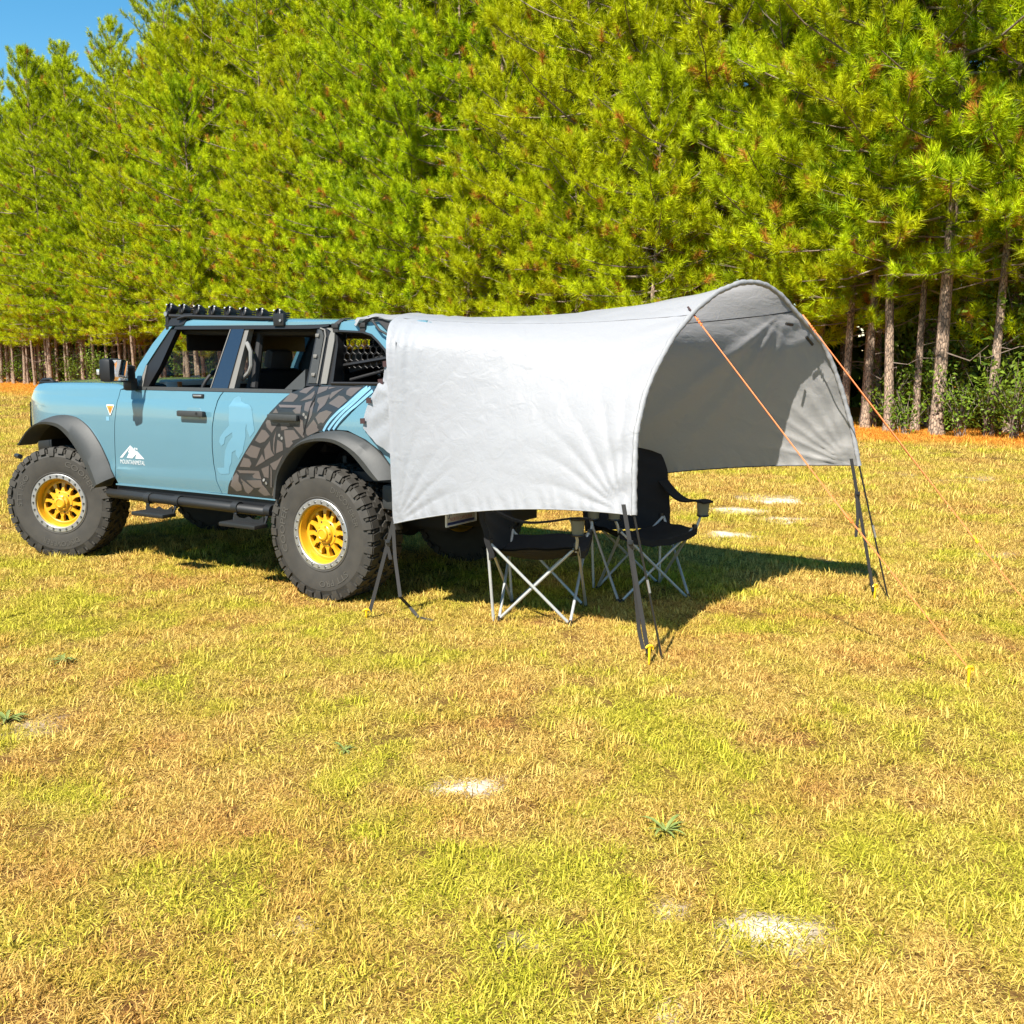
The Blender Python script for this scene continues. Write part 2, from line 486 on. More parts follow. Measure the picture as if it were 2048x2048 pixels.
def tuft_mesh(seed, n, rad, hmin, hmax, e0, e1, w0, w1):
    g = np.random.default_rng(seed)
    a = g.uniform(0, 2 * np.pi, n); rr = rad * np.sqrt(g.uniform(0, 1, n))
    base = np.stack([rr * np.cos(a), rr * np.sin(a), np.full(n, -.004)], 1)
    az = g.uniform(0, 2 * np.pi, n); el = e0 + (e1 - e0) * g.uniform(0, 1, n) ** 1.5
    ln = g.uniform(hmin, hmax, n)
    d1 = np.stack([np.cos(az) * np.cos(el), np.sin(az) * np.cos(el), np.sin(el)], 1)
    el2 = el - g.uniform(.0, .6, n)
    d2 = np.stack([np.cos(az) * np.cos(el2), np.sin(az) * np.cos(el2), np.sin(el2)], 1)
    sd = np.stack([-np.sin(az), np.cos(az), np.zeros(n)], 1) * (g.uniform(w0, w1, n)[:, None])
    mid = base + d1 * ln[:, None] * .55
    tip = mid + d2 * ln[:, None] * .45
    tip[:, 2] = np.maximum(tip[:, 2], .002); mid[:, 2] = np.maximum(mid[:, 2], .003)
    V = np.stack([base - sd, base + sd, mid + sd * .8, mid - sd * .8, tip], 1).reshape(-1, 3)
    i = np.arange(n) * 5
    F = [(k, k + 1, k + 2, k + 3) for k in i] + [(k + 3, k + 2, k + 4) for k in i]
    me = bpy.data.meshes.new('grass_tuft'); me.from_pydata(V.tolist(), [], F)
    attr(me, 'tone', np.repeat(g.uniform(0, 1, n) ** 1.1, 5))
    me.materials.append(M['blade'])
    return me

def grass():
    src = bpy.data.collections.new('grass_tufts')
    specs = [(70, .075, .02, .06, .02, .8, .0008, .0024), (70, .08, .02, .065, .02, .9, .0008, .0026), (80, .09, .015, .05, .0, .6, .0008, .0022), (60, .07, .025, .07, .05, 1.1, .0009, .0026), (60, .09, .03, .09, .0, .35, .0008, .0020), (70, .095, .02, .06, .02, .7, .0009, .0028), (50, .05, .03, .075, .2, 1.3, .0012, .0030), (34, .03, .03, .07, .15, 1.1, .0014, .0034)]
    for k, sp in enumerate(specs):
        o = bpy.data.objects.new('grass_tuft_%d' % k, tuft_mesh(100 + k, *sp)); src.objects.link(o)
    P, S, K = [], [], []
    def zone(r0, r1, dens, sc, cut=None):
        n = int(.5 * 1.36 * (r1 * r1 - r0 * r0) * dens)
        r = np.sqrt(RNG.uniform(r0 * r0, r1 * r1, n)); a = RNG.uniform(-.68, .68, n)
        x, y = r * np.sin(a), r * np.cos(a)
        keep = RNG.uniform(0, 1, n) > bare_at(x, y) * .97
        d = (x - TL0[0]) * TLN[0] + (y - TL0[1]) * TLN[1]
        keep &= d < 5
        x, y = x[keep], y[keep]
        P.append(np.stack([x, y, height_at(x, y)], 1)); S.append(RNG.uniform(.75, 1.25, len(x)) * sc)
        K.append(np.where(RNG.uniform(0, 1, len(x)) < .035 + .14 * np.clip(fbm(x, y, .4, 55) - .5, 0, 1), 7, RNG.integers(0, 7, len(x))))
    zone(1.9, 4.2, 620, .80); zone(4.2, 7, 420, .9); zone(7, 11, 270, 1.15); zone(11, 18, 120, 1.6); zone(18, 32, 42, 2.1); zone(32, 80, 9, 3.2)
    P = np.concatenate(P); S = np.concatenate(S); K = np.concatenate(K)
    me = bpy.data.meshes.new('grass'); me.from_pydata(P.tolist(), [], [])
    x, y = P[:, 0], P[:, 1]
    attr(me, 'sc', S); attr(me, 'rz', RNG.uniform(0, 6.283, len(S)))
    attr(me, 'bare', bare_at(x, y)); attr(me, 'straw', straw_at(x, y) * RNG.uniform(.6, 1, len(S)))
    attr(me, 'green', np.clip(green_at(x, y) + RNG.normal(0, .18, len(S)), 0, 1)); attr(me, 'brown', np.clip(brown_at(x, y) + RNG.normal(0, .2, len(S)), 0, 1))
    a = me.attributes.new('pick', 'INT', 'POINT'); a.data.foreach_set('value', K.astype(np.int32))
    o = bpy.data.objects.new('grass', me); COL.objects.link(o)
    tag(o, 'short dry tan and yellow-green grass covering the whole field', 'grass', kind='stuff')
    ng = bpy.data.node_groups.new('grass_scatter', 'GeometryNodeTree')
    ng.interface.new_socket('Geometry', in_out='INPUT', socket_type='NodeSocketGeometry')
    ng.interface.new_socket('Geometry', in_out='OUTPUT', socket_type='NodeSocketGeometry')
    N, L = ng.nodes, ng.links.new
    gi, go = N.new('NodeGroupInput'), N.new('NodeGroupOutput')
    mp = N.new('GeometryNodeMeshToPoints'); ip = N.new('GeometryNodeInstanceOnPoints')
    ci = N.new('GeometryNodeCollectionInfo'); ci.inputs['Collection'].default_value = src
    ci.inputs['Separate Children'].default_value = True; ci.inputs['Reset Children'].default_value = True
    def na(n, t):
        q = N.new('GeometryNodeInputNamedAttribute'); q.data_type = t; q.inputs['Name'].default_value = n
        return [s_ for s_ in q.outputs if s_.enabled][0]
    cv = N.new('ShaderNodeCombineXYZ'); er = N.new('FunctionNodeEulerToRotation')
    L(na('rz', 'FLOAT'), cv.inputs[2]); L(cv.outputs[0], er.inputs[0])
    L(gi.outputs[0], mp.inputs['Mesh']); L(mp.outputs[0], ip.inputs['Points']); L(ci.outputs[0], ip.inputs['Instance'])
    ip.inputs['Pick Instance'].default_value = True
    L(na('pick', 'INT'), ip.inputs['Instance Index']); L(er.outputs[0], ip.inputs['Rotation']); L(na('sc', 'FLOAT'), ip.inputs['Scale'])
    L(ip.outputs[0], go.inputs[0])
    md = o.modifiers.new('scatter', 'NODES'); md.node_group = ng
grass()

# ------------------------------------------------------------------ single weeds standing out of the turf
def weeds():
    m = mat('weed_leaf', (.11, .15, .03), .6, noise=(20, (.17, .21, .05)))
    for px, py, n, ln, lab in ((128, 1325, 15, .10, 'dark green weed in the turf at far left, the farther of two'), (14, 1445, 14, .12, 'dark green weed cut by the left edge of the turf'), (1330, 1668, 9, .10, 'grey-green weed with broad pointed leaves in the right foreground'), (690, 1505, 12, .07, 'small green weed in the left part of the dry turf')):
        u = (px - 1024) / 2055.98; v = (1024 - py) / 2055.98; c, sn = math.cos(.1474), math.sin(.1474)
        t = -1.6432 / (-sn + v * c); o = empty('weed', (u * t, (c + v * sn) * t, 0), 0, lab, 'weed')
        for k in range(n):
            a = k * 2.4 + random.uniform(-.3, .3); l_ = ln * random.uniform(.6, 1.15); w = l_ * .065; e = random.uniform(.25, .9)
            d = Vector((math.cos(a), math.sin(a), 0)); sd = Vector((-d.y, d.x, 0)); q = MB(); rows = []
            for i in range(5):
                s_ = i / 4; p = d * l_ * s_ + Vector((0, 0, .01 + l_ * (e * s_ - .75 * e * s_ * s_)))
                ww = w * math.sin(math.pi * min(.12 + s_ * .88, 1)) + .0006
                rows.append([tuple(p - sd * ww + Vector((0, 0, ww * .5))), tuple(p), tuple(p + sd * ww + Vector((0, 0, ww * .5)))])
            q.grid(rows); q.build('leaf', m, o, 60, flip_fix=False)
weeds()
# outlines of the vehicle graphics on the body side (x forward, z up, metres)
FRAG = [[(0.286,1.416),(0.217,1.402),(0.218,1.387),(0.257,1.354),(0.357,1.352)],[(0.211,1.421),(0.166,1.447),(0.083,1.463),(0.081,1.457),(0.139,1.412)],[(0.196,1.36),(0.105,1.408),(0.067,1.434),(0.066,1.409),(0.089,1.379)],[(0.393,1.332),(0.174,1.331),(0.179,1.276),(0.225,1.274),(0.251,1.295),(0.218,1.315),(0.37,1.313)],[(0.409,1.306),(0.387,1.274),(0.441,1.273)],[(0.478,1.235),(0.459,1.207),(0.387,1.203),(0.45,1.134),(0.497,1.171),(0.507,1.206)],[(0.546,1.154),(0.513,1.149),(0.472,1.111),(0.52,1.07),(0.569,1.056),(0.617,1.074)],[(0.659,1.039),(0.565,1.021),(0.609,0.946),(0.673,0.952),(0.722,0.976)],[(0.742,0.946),(0.686,0.938),(0.666,0.903),(0.687,0.877),(0.79,0.876)],[(0.366,1.204),(0.281,1.206),(0.273,1.187),(0.308,1.182),(0.294,1.169),(0.33,1.16),(0.357,1.154)],[(0.181,1.237),(0.155,1.23),(0.143,1.113),(0.157,1.113),(0.247,1.188),(0.2,1.19),(0.176,1.212)],[(0.33,1.157),(0.242,1.161),(0.186,1.107),(0.263,1.085),(0.249,1.07),(0.288,1.038),(0.318,1.037),(0.331,1.129)],[(0.398,1.088),(0.349,1.068),(0.348,1.016),(0.418,0.991)],[(0.471,1.076),(0.465,1.015),(0.448,0.989),(0.436,0.977),(0.526,0.937),(0.532,1.012)],[(0.407,1.152),(0.43,1.051),(0.433,0.979),(0.444,1.016),(0.434,1.095)],[(0.555,0.98),(0.529,0.933),(0.63,0.885)],[(0.35,0.983),(0.432,0.872),(0.456,0.875),(0.482,0.913),(0.399,0.948)],[(0.572,0.873),(0.494,0.901),(0.508,0.81),(0.55,0.816)],[(0.82,0.85),(0.598,0.856),(0.579,0.797),(0.656,0.801),(0.668,0.818),(0.636,0.836),(0.793,0.829)],[(0.831,0.831),(0.807,0.81),(0.809,0.769),(0.785,0.739),(0.79,0.704),(0.845,0.689),(0.901,0.731),(0.868,0.797)],[(0.726,0.781),(0.582,0.792),(0.566,0.74),(0.647,0.73),(0.672,0.737)],[(0.786,0.791),(0.667,0.722),(0.699,0.699),(0.732,0.679),(0.756,0.695)],[(0.566,0.757),(0.536,0.728),(0.508,0.686),(0.57,0.677),(0.624,0.709)],[(0.462,0.746),(0.438,0.682),(0.496,0.682)],[(0.48,0.896),(0.471,0.874),(0.481,0.745),(0.493,0.744)],[(0.033,1.457),(-0.049,1.462),(-0.039,1.438),(0.041,1.409)],[(-0.058,1.459),(-0.118,1.458),(-0.053,1.445)],[(-0.195,1.456),(-0.144,1.426),(-0.078,1.378),(-0.07,1.397),(-0.089,1.425)],[(-0.245,1.458),(-0.343,1.461),(-0.261,1.399),(-0.216,1.412),(-0.217,1.437)],[(0.033,1.384),(-0.075,1.411),(-0.035,1.341),(0.027,1.287),(0.016,1.343),(0.039,1.36)],[(-0.153,1.405),(-0.193,1.399),(-0.229,1.372),(-0.163,1.321),(-0.073,1.347),(-0.073,1.355)],[(0.04,1.255),(0.004,1.287),(-0.057,1.305),(-0.108,1.294),(-0.031,1.215),(-0.012,1.222),(0.011,1.21)],[(0.124,1.171),(0.055,1.239),(0.021,1.199),(0.022,1.182),(0.008,1.172),(0.018,1.161),(0.109,1.126),(0.125,1.139)],[(0.143,1.351),(0.081,1.366),(0.107,1.288),(0.145,1.298)],[(0.077,1.349),(0.057,1.359),(0.075,1.264),(0.106,1.214),(0.088,1.313)]]
BOLT = [(0.148,1.27),(0.128,1.252),(0.379,1.119),(0.356,1.1),(0.555,0.794),(0.531,0.773)]
CAMOL = [(0.283,1.416),(0.344,1.378),(0.393,1.343),(0.474,1.272),(0.603,1.123),(0.714,0.999),(0.829,0.863),(0.92,0.735),(0.953,0.664)]
STRIPES = [[(-0.385,1.462),(-0.296,1.394),(-0.207,1.327),(-0.139,1.278),(-0.078,1.227),(-0.034,1.165)],[(-0.413,1.46),(-0.323,1.388),(-0.245,1.328),(-0.171,1.268),(-0.124,1.225),(-0.078,1.173)],[(-0.439,1.439),(-0.349,1.372),(-0.281,1.322),(-0.207,1.266),(-0.16,1.223),(-0.122,1.177)]]
STRIPE_BASE = [(-0.352,1.461),(-0.288,1.411),(-0.187,1.337),(-0.102,1.27),(-0.054,1.212),(-0.02,1.164),(-0.145,1.179),(-0.173,1.209),(-0.229,1.256),(-0.317,1.34),(-0.42,1.413),(-0.461,1.448),(-0.465,1.463)]
FIGURE = [(0.794,1.383),(0.771,1.374),(0.759,1.344),(0.722,1.33),(0.676,1.323),(0.649,1.297),(0.635,1.225),(0.621,1.14),(0.669,1.092),(0.682,1.121),(0.699,1.154),(0.699,1.19),(0.711,1.147),(0.711,1.097),(0.733,1.036),(0.75,0.984),(0.796,0.932),(0.822,0.964),(0.821,0.995),(0.86,0.976),(0.874,0.901),(0.895,0.872),(0.91,0.817),(0.991,0.81),(1.015,0.821),(1.032,0.854),(0.954,0.86),(0.943,0.924),(0.927,0.99),(0.89,1.046),(0.844,1.091),(0.847,1.122),(0.921,1.082),(0.934,1.037),(0.964,1.019),(0.986,1.048),(0.974,1.083),(0.928,1.129),(0.875,1.171),(0.879,1.225),(0.875,1.265),(0.879,1.312),(0.864,1.332),(0.838,1.366)]
LOGO1 = [(2.13,0.875),(1.989,0.978),(1.926,0.935),(1.914,0.936),(1.836,0.877),(1.942,0.875),(1.933,0.895),(1.978,0.876),(2.046,0.877),(2.008,0.918),(2.026,0.925),(2.096,0.877)]
LOGO2 = [(2.131,0.863),(1.943,0.865),(1.941,0.87),(1.923,0.862),(1.834,0.864),(1.834,0.825),(2.134,0.826)]
ARCH = [(-0.091,0.818),(-0.047,1.053),(0.002,1.265),(0.111,1.478),(0.21,1.608),(0.401,1.805),(0.635,1.974),(0.854,2.085),(1.073,2.15),(1.229,2.161),(1.352,2.145),(1.485,2.086),(1.614,1.984),(1.732,1.895),(1.882,1.773),(1.961,1.638),(2.032,1.458),(2.093,1.223),(2.126,0.945)]
# ------------------------------------------------------------------ the off-road vehicle
def lerp_tab(t, x):
    for (a, fa), (b, fb) in zip(t, t[1:]):
        if x <= b:
            return fa + (fb - fa) * max(0, (x - a)) / (b - a)
    return t[-1][1]
SIDE = [(.55, .895), (.66, .918), (.72, .932), (.785, .942), (.80, .936), (.90, .943), (1.05, .949), (1.2, .948), (1.315, .940), (1.335, .930), (1.38, .924), (1.42, .914), (1.44, .895), (1.455, .865), (1.47, .86)]
SIDE_R = SIDE[:11] + [(1.42, .918), (1.455, .910), (1.475, .895)]
def sy(x, z):
    y = lerp_tab(SIDE if x > 1.95 else SIDE_R, z)
    if x > 2.95: y -= .16 * ((x - 2.95) / .55) ** 2
    if x < -.55: y -= .10 * ((-.55 - x) / .33) ** 2
    return y
def gy(z):                                   # greenhouse leans inward
    return .905 - (z - 1.42) * .215
def resample(p, n):
    p = np.array(p, float); d = np.r_[0, np.cumsum(np.hypot(*np.diff(p, axis=0).T))]
    t = np.linspace(0, d[-1], n)
    return np.stack([np.interp(t, d, p[:, 0]), np.interp(t, d, p[:, 1])], 1)
def smooth_poly(p, n, k=2):
    q = resample(p, n)
    for _ in range(k):
        q[1:-1] = (q[:-2] + 2 * q[1:-1] + q[2:]) / 4
    return q

def side_panel(poly, sgn=1, off=0.0, depth=.03, step=.09):
    mb = MB()
    mb.prism(poly, lambda a, b, d: (a, sgn * (sy(a, b) + off - d), b), depth, step)
    return mb
def glass_side(poly, sgn, off=0.0, depth=.03, step=None):
    mb = MB()
    mb.prism(poly, lambda a, b, d: (a, sgn * (gy(b) + off - d), b), depth, step)
    return mb

FR_OUT = [(3.381, .931), (3.295, 1.009), (3.162, 1.105), (2.991, 1.173), (2.813, 1.198), (2.629, 1.184), (2.469, 1.102), (2.345, .968), (2.275, .841), (2.219, .714)]
FR_IN = [(3.335, .926), (3.198, 1.05), (3.087, 1.105), (2.966, 1.123), (2.779, 1.101), (2.659, 1.026), (2.568, .942), (2.466, .82), (2.40, .71), (2.36, .63)]
RR_OUT = [(.412, .68), (.373, .849), (.284, .982), (.178, 1.085), (.026, 1.15), (-.121, 1.174), (-.245, 1.171), (-.402, 1.116), (-.529, 1.044), (-.616, .942), (-.66, .875)]
RR_IN = [(.365, .68), (.338, .86), (.212, 1.018), (.109, 1.078), (-.04, 1.106), (-.185, 1.101), (-.325, 1.043), (-.415, .962), (-.505, .874), (-.52, .868), (-.53, .866)]

def wheel_parts(parent):
    """one wheel, spin axis +Y, at the origin; the rim carries the tyre as a sub-part"""
    w = MB()
    w.lathe([(.206, .150), (.198, .146), (.192, .12), (.189, .095), (.186, .080)], 48)        # barrel lip
    w.lathe([(.186, .045), (.190, -.02), (.200, -.13), (.215, -.15)], 40)
    w.lathe([(.096, .100), (.088, .108), (.076, .109), (.066, .110)], 36)
    w.lathe([(.096, .100), (.098, .070), (.09, .0)], 36)
    w.lathe([(.190, .092), (.170, .098), (.162, .094), (.161, .065), (.180, .06)], 48)
    for k in range(12):                                                    # twelve spokes with a window between each pair
        a = k * math.pi / 6 + .1
        rot = Matrix.Rotation(-a, 3, 'Y')
        pts = []
        for r, hw, y0, y1 in ((.088, .0215, .102, .062), (.122, .0095, .100, .068), (.168, .019, .095, .06)):
            for sx, yy in ((-1, y0), (1, y0), (1, y1), (-1, y1)):
                pts.append(rot @ Vector((r, yy, sx * hw)))
        fc = [(0, 1, 2, 3), (11, 10, 9, 8)]
        for s_ in (0, 4):
            for q in range(4):
                fc.append((s_ + q, s_ + 4 + q, s_ + 4 + (q + 1) % 4, s_ + (q + 1) % 4))
        w.add(pts, fc)
    wheel = w.build('wheel', M['yellow_wheel'], parent, 40)
    h = MB()
    h.lathe([(.068, .105), (.066, .122), (.058, .130), (.046, .133), (.043, .144), (.032, .149), (.028, .145), (0, .145)], 36)
    for k in range(6):
        a = k * math.pi / 3
        c = Vector((.055 * math.cos(a), 0, .055 * math.sin(a)))
        h.tube([c + Vector((0, .120, 0)), c + Vector((0, .136, 0))], .008, 8)
    h.build('hub_cap', M['yellow_wheel'], wheel, 40)
    n_ = MB()
    for k in range(6):
        a = k * math.pi / 3 + .3
        c = Vector((.084 * math.cos(a), 0, .084 * math.sin(a)))
        n_.tube([c + Vector((0, .104, 0)), c + Vector((0, .1105, 0))], .007, 8)
    n_.build('lug_nuts', M['interior'], wheel, 40)['kind'] = 'stuff'
    d = MB()
    d.lathe([(0, -.03), (.175, -.03), (.175, -.05), (0, -.05)], 32)
    d.build('brake_disc', M['blackmetal'], wheel)
    t = MB()
    prof = [(.215, -.13), (.235, -.150), (.30, -.168), (.37, -.170), (.42, -.160), (.440, -.150), (.449, -.130), (.451, 0), (.449, .130), (.440, .150), (.42, .160), (.395, .1665), (.392, .1685), (.37, .1695), (.30, .168), (.262, .160), (.258, .164), (.250, .162), (.235, .150), (.215, .13)]
    t.lathe(prof, 72)
    tyre = t.build('tyre', M['rubber'], wheel, 30)
    tr = MB()
    def lug(a, y0, y1, r0, r1, da0, da1, skew=0.0, sh=.92):
        p = []
        for r, k in ((r0, 1.0), (r1, sh)):
            for yy, aa in ((y0, -da0), (y1, -da1 + skew), (y1, da1 + skew), (y0, da0)):
                ym = (y0 + y1) / 2
                an = a + aa * k
                p.append((r * math.cos(an), ym + (yy - ym) * k, r * math.sin(an)))
        tr.add(p, [(3, 2, 1, 0), (4, 5, 6, 7), (0, 1, 5, 4), (1, 2, 6, 5), (2, 3, 7, 6), (3, 0, 4, 7)])
    NL = 34
    for k in range(NL):
        a = k * 2 * math.pi / NL
        st = 2 * math.pi / NL
        for sg in (1, -1):
            sh_ = 0 if sg > 0 else st / 2
            lug(a + sh_, sg * .082, sg * .155, .442, .4685, st * .36, st * .30, st * .12)
            lug(a + sh_ + st * .5, sg * .092, sg * .148, .442, .464, st * .10, st * .08, st * .12)
            lug(a + sh_ + st * .2, sg * .006, sg * .048, .444, .4690, st * .32, st * .22, st * .22)
            lug(a + sh_ + st * .6, sg * .044, sg * .082, .444, .4688, st * .22, st * .30, st * -.10)
            # shoulder and sidewall biters
            big = k % 2 == 0
            p = []
            for r, yi, yo in ((.464, .135, .162), (.437, .140, .1725), (.398 if big else .420, .150, .1775)):
                for aa in (-st * .30, st * .30):
                    for yy in (yi, yo):
                        an = a + sh_ + aa + st * .08
                        p.append((r * math.cos(an), sg * yy, r * math.sin(an)))
            tr.add(p, [(1, 3, 7, 5), (5, 7, 11, 9), (0, 1, 5, 4), (4, 5, 9, 8), (2, 6, 7, 3), (6, 10, 11, 7), (0, 2, 3, 1), (8, 9, 11, 10)])
            lug(a + sh_ + st * .55, sg * .150, sg * .166, .425, .455, st * .10, st * .10)
    tr.build('tread', M['rubber'], wheel, 30)['kind'] = 'stuff'
    b = MB()
    b.lathe([(.206, .140), (.206, .160), (.210, .164), (.242, .164), (.246, .160), (.246, .145)], 64)
    ring = b.build('beadlock_ring', M['alu'], wheel, 30)
    bo = MB(); bh = MB()
    for k in range(24):
        a = k * math.pi / 12
        c = Vector((.226 * math.cos(a), 0, .226 * math.sin(a)))
        bh.tube([c + Vector((0, .160, 0)), c + Vector((0, .1655, 0))], .0095, 8)
        c2 = c + Vector((.002, 0, -.003))
        bo.tube([c2 + Vector((0, .162, 0)), c2 + Vector((0, .172, 0))], .0062, 6)
    bh.build('bolt_recesses', M['black'], wheel)['kind'] = 'stuff'; bo.build('bolts', M['steel'], wheel)['kind'] = 'stuff'
    le = MB()
    for txt, a_c, rr, sz, sp in (('COOPER', 42, .322, .066, 1.30), ('DISCOVERER', 178, .322, .060, 1.0), ('STT PRO', 288, .322, .062, 1.2)):
        v, f = text_mesh(txt, sz)
        wid = max(p[0] for p in v)
        cl = math.radians(a_c)
        nv = []
        for px, py, _ in v:
            ang = cl + (px - wid / 2) * sp / .35        # clockwise from the top when seen from outside
            r = rr + py
            yy = lerp_tab([(.30, .1695), (.37, .171), (.392, .170), (.42, .1615)], r) + .0022
            nv.append((-r * math.sin(ang), yy, r * math.cos(ang)))
        le.add(nv, f)
    le.build('lettering', M['tyre_letter'], wheel, 30, flip_fix=False)
    return wheel

def suv():
    car = empty('off_road_vehicle', C0, CAR_RZ, 'light blue off-road vehicle with yellow wheels and grey cracked-stone graphics parked on the grass', 'off-road vehicle')
    P = M['paint']
    def both(fn, name, m, angle=35, lab=None):
        objs = []
        for s_ in (1, -1):
            r = fn(s_)
            objs.append(r.build(name, m, car, angle))
        return objs
    # --- painted side panels
    fender = [(2.219, .70), (2.20, .78), (2.168, 1.128), (2.132, 1.316), (2.112, 1.41), (2.05, 1.427), (2.2, 1.452), (2.477, 1.457), (2.9, 1.453), (3.17, 1.446), (3.277, 1.432), (3.376, 1.379), (3.477, 1.312), (3.505, 1.26), (3.50, 1.04), (3.45, .92)] + [tuple(p) for p in smooth_poly(FR_OUT, 24)]
    both(lambda s_: side_panel(fender, s_), 'front_fender', P)
    fdoor = [(2.106, 1.408), (2.126, 1.316), (2.162, 1.128), (2.193, .78), (2.212, .702), (2.196, .655), (1.016, .664), (1.050, .76), (1.066, .88), (1.069, 1.0), (1.058, 1.15), (1.035, 1.26), (1.012, 1.345), (.985, 1.385), (.96, 1.408)]
    rdoor = [(.950, 1.408), (.976, 1.382), (1.003, 1.342), (1.027, 1.258), (1.050, 1.15), (1.061, 1.0), (1.058, .88), (1.042, .762), (1.006, .664), (.43, .664), (.418, .70), (.380, .852), (.290, .986), (.184, 1.089), (.150, 1.105), (.158, 1.128), (.140, 1.181), (.069, 1.375), (.036, 1.458), (.11, 1.462), (.20, 1.44), (.29, 1.410)]
    quarter = [(.026, 1.470), (.060, 1.375), (.131, 1.181), (.148, 1.130), (.130, 1.108)] + [(x, z + .004) for x, z in RR_OUT[4:]] + [(-.66, .84), (-.86, .84), (-.87, 1.3), (-.86, 1.470)]
    fd = both(lambda s_: side_panel(fdoor, s_), 'front_door', P)
    rd = both(lambda s_: side_panel(rdoor, s_), 'rear_door', P)
    qp = both(lambda s_: side_panel(quarter, s_), 'quarter_panel', P)
    # dark inner body behind the panel gaps
    for s_ in (1, -1):
        mb = MB()
        inner = [(2.18, .62), (2.10, 1.40), (.1, 1.44), (-.84, 1.44), (-.84, .9), (-.62, .90)] + [(x, z + .03) for x, z in RR_OUT[::-1][1:]] + [(.45, .62)]
        mb.prism(inner, lambda a, b, d: (a, s_ * (sy(a, b) - .028 - d), b), .02, .2)
        mb.build('inner_body', M['interior'], car)
    # --- door furniture
    for s_, objs in ((1, 0), (-1, 1)):
        for door, x0, x1 in ((fd[objs], 1.108, 1.387), (rd[objs], .178, .456)):
            h = MB()
            zc = 1.246
            y0 = sy(1, zc)
            h.rbox(((x0 + x1) / 2, s_ * (y0 + .034), zc), (x1 - x0, .026, .044), .011)
            h.rbox((x0 + .035, s_ * (y0 + .017), zc), (.05, .034, .040), .010)
            h.rbox((x1 - .03, s_ * (y0 + .017), zc), (.04, .034, .036), .010)
            hd = h.build('door_handle', M['trim'], door)
            if x0 > 1:
                kx = MB(); kx.tube([(x0 + .06, s_ * (y0 + .040), zc + .004), (x0 + .06, s_ * (y0 + .049), zc + .004)], .011, 12)
                kx.build('key_cylinder', M['black'], door)
            cup = MB(); cup.prism([(x0 + .06, zc + .02), (x0 + .085, zc + .045), (x1 - .075, zc + .045), (x1 - .05, zc + .02), (x1 - .075, zc - .035), (x0 + .085, zc - .035)], lambda a, b, d: (a, s_ * (sy(a, b) + .0015 - d), b), .004)
            cup.build('handle_cup', M['black'] if x0 < 1 else P, door)
        v = MB(); v.rbox((1.211, s_ * (sy(1.2, 1.376) + .004), 1.376), (.118, .014, .030), .006)
        vb = v.build('emblem_plate', M['black'], fd[objs])
        v = MB(); v.rbox((1.213, s_ * (sy(1.2, 1.376) + .010), 1.378), (.088, .008, .013), .003)
        v.build('emblem_bar', M['alu'], fd[objs])
        # beltline seals and gutter
        q = MB()
        q.prism([(2.04, 1.410), (.285, 1.412), (.285, 1.436), (1.93, 1.436), (2.03, 1.428)], lambda a, b, d: (a, s_ * (gy(b) + .006 - d), b), .04, .3)
        q.build('belt_seal', M['trim'], car)
        q = MB()
        q.prism([(1.585, 1.868), (.20, 1.852), (.10, 1.855), (.02, 1.868), (.02, 1.882), (.2, 1.878), (1.565, 1.896)], lambda a, b, d: (a, s_ * (gy(b) + .004 - d), b), .05, .3)
        q.build('gutter_seal', M['black'], car)
        # A pillar
        q = glass_side([(2.03, 1.43), (1.931, 1.603), (1.80, 1.765), (1.665, 1.893), (1.60, 1.893), (1.628, 1.868), (1.73, 1.745), (1.85, 1.595), (1.905, 1.44)], s_, .006, .075, .1)
        q.build('windscreen_pillar', P, car)
        q = glass_side([(1.905, 1.44), (1.85, 1.595), (1.73, 1.745), (1.628, 1.868), (1.555, 1.868), (1.57, 1.845), (1.70, 1.585), (1.80, 1.44)], s_, -.004, .05, .1)
        q.build('window_frame', M['black'], car)
        q = glass_side([(1.905, 1.437), (1.858, 1.60), (1.836, 1.60), (1.858, 1.437)], s_, .004, .02)
        q.build('pillar_seal', M['seal'], car)
        # B pillar: navy cover and grey seal
        q = glass_side([(1.095, 1.436), (.962, 1.86), (.830, 1.86), (.924, 1.436)], s_, .004, .06, .12)
        bp = q.build('door_pillar', M['navy'], car)
        q = glass_side([(.924, 1.436), (.830, 1.86), (.790, 1.86), (.868, 1.436)], s_, -.006, .05, .12)
        q.build('pillar_seal', M['seal'], bp)
        q = glass_side([(1.102, 1.436), (.970, 1.86), (.962, 1.86), (1.094, 1.436)], s_, .008, .02, .12)
        q.build('pillar_edge', M['seal'], bp)
        # rear corner trim in the back door window
        q = glass_side([(.365, 1.437), (.215, 1.555), (.192, 1.575), (.178, 1.46), (.20, 1.437)], s_, 0, .03)
        q.build('window_corner', M['trim'], car)
        # C pillar: black channel, clip panel, pale seal strip
        q = glass_side([(.170, 1.462), (.172, 1.47), (.128, 1.858), (.00, 1.858), (-.06, 1.80), (-.075, 1.74), (-.07, 1.475)], s_, -.004, .09, .12)
        cp = q.build('rear_pillar', M['black'], car)
        q = glass_side([(.150, 1.482), (.112, 1.845), (.082, 1.845), (.056, 1.80), (.076, 1.482)], s_, .004, .012, .12)
        q.build('clip_panel', M['cabin_grey'] if s_ < 0 else M['trim'], cp)
        for zz in (1.805, 1.665, 1.54):
            k = MB(); xx = .108 - (1.8 - zz) * .02
            k.rbox((xx, s_ * (gy(zz) + .008), zz), (.034, .012, .024), .004)
            k.rbox((xx - .012, s_ * (gy(zz) + .014), zz - .004), (.012, .012, .014), .003)
            k.build('pillar_clip', M['seal'], cp)
        k = MB()
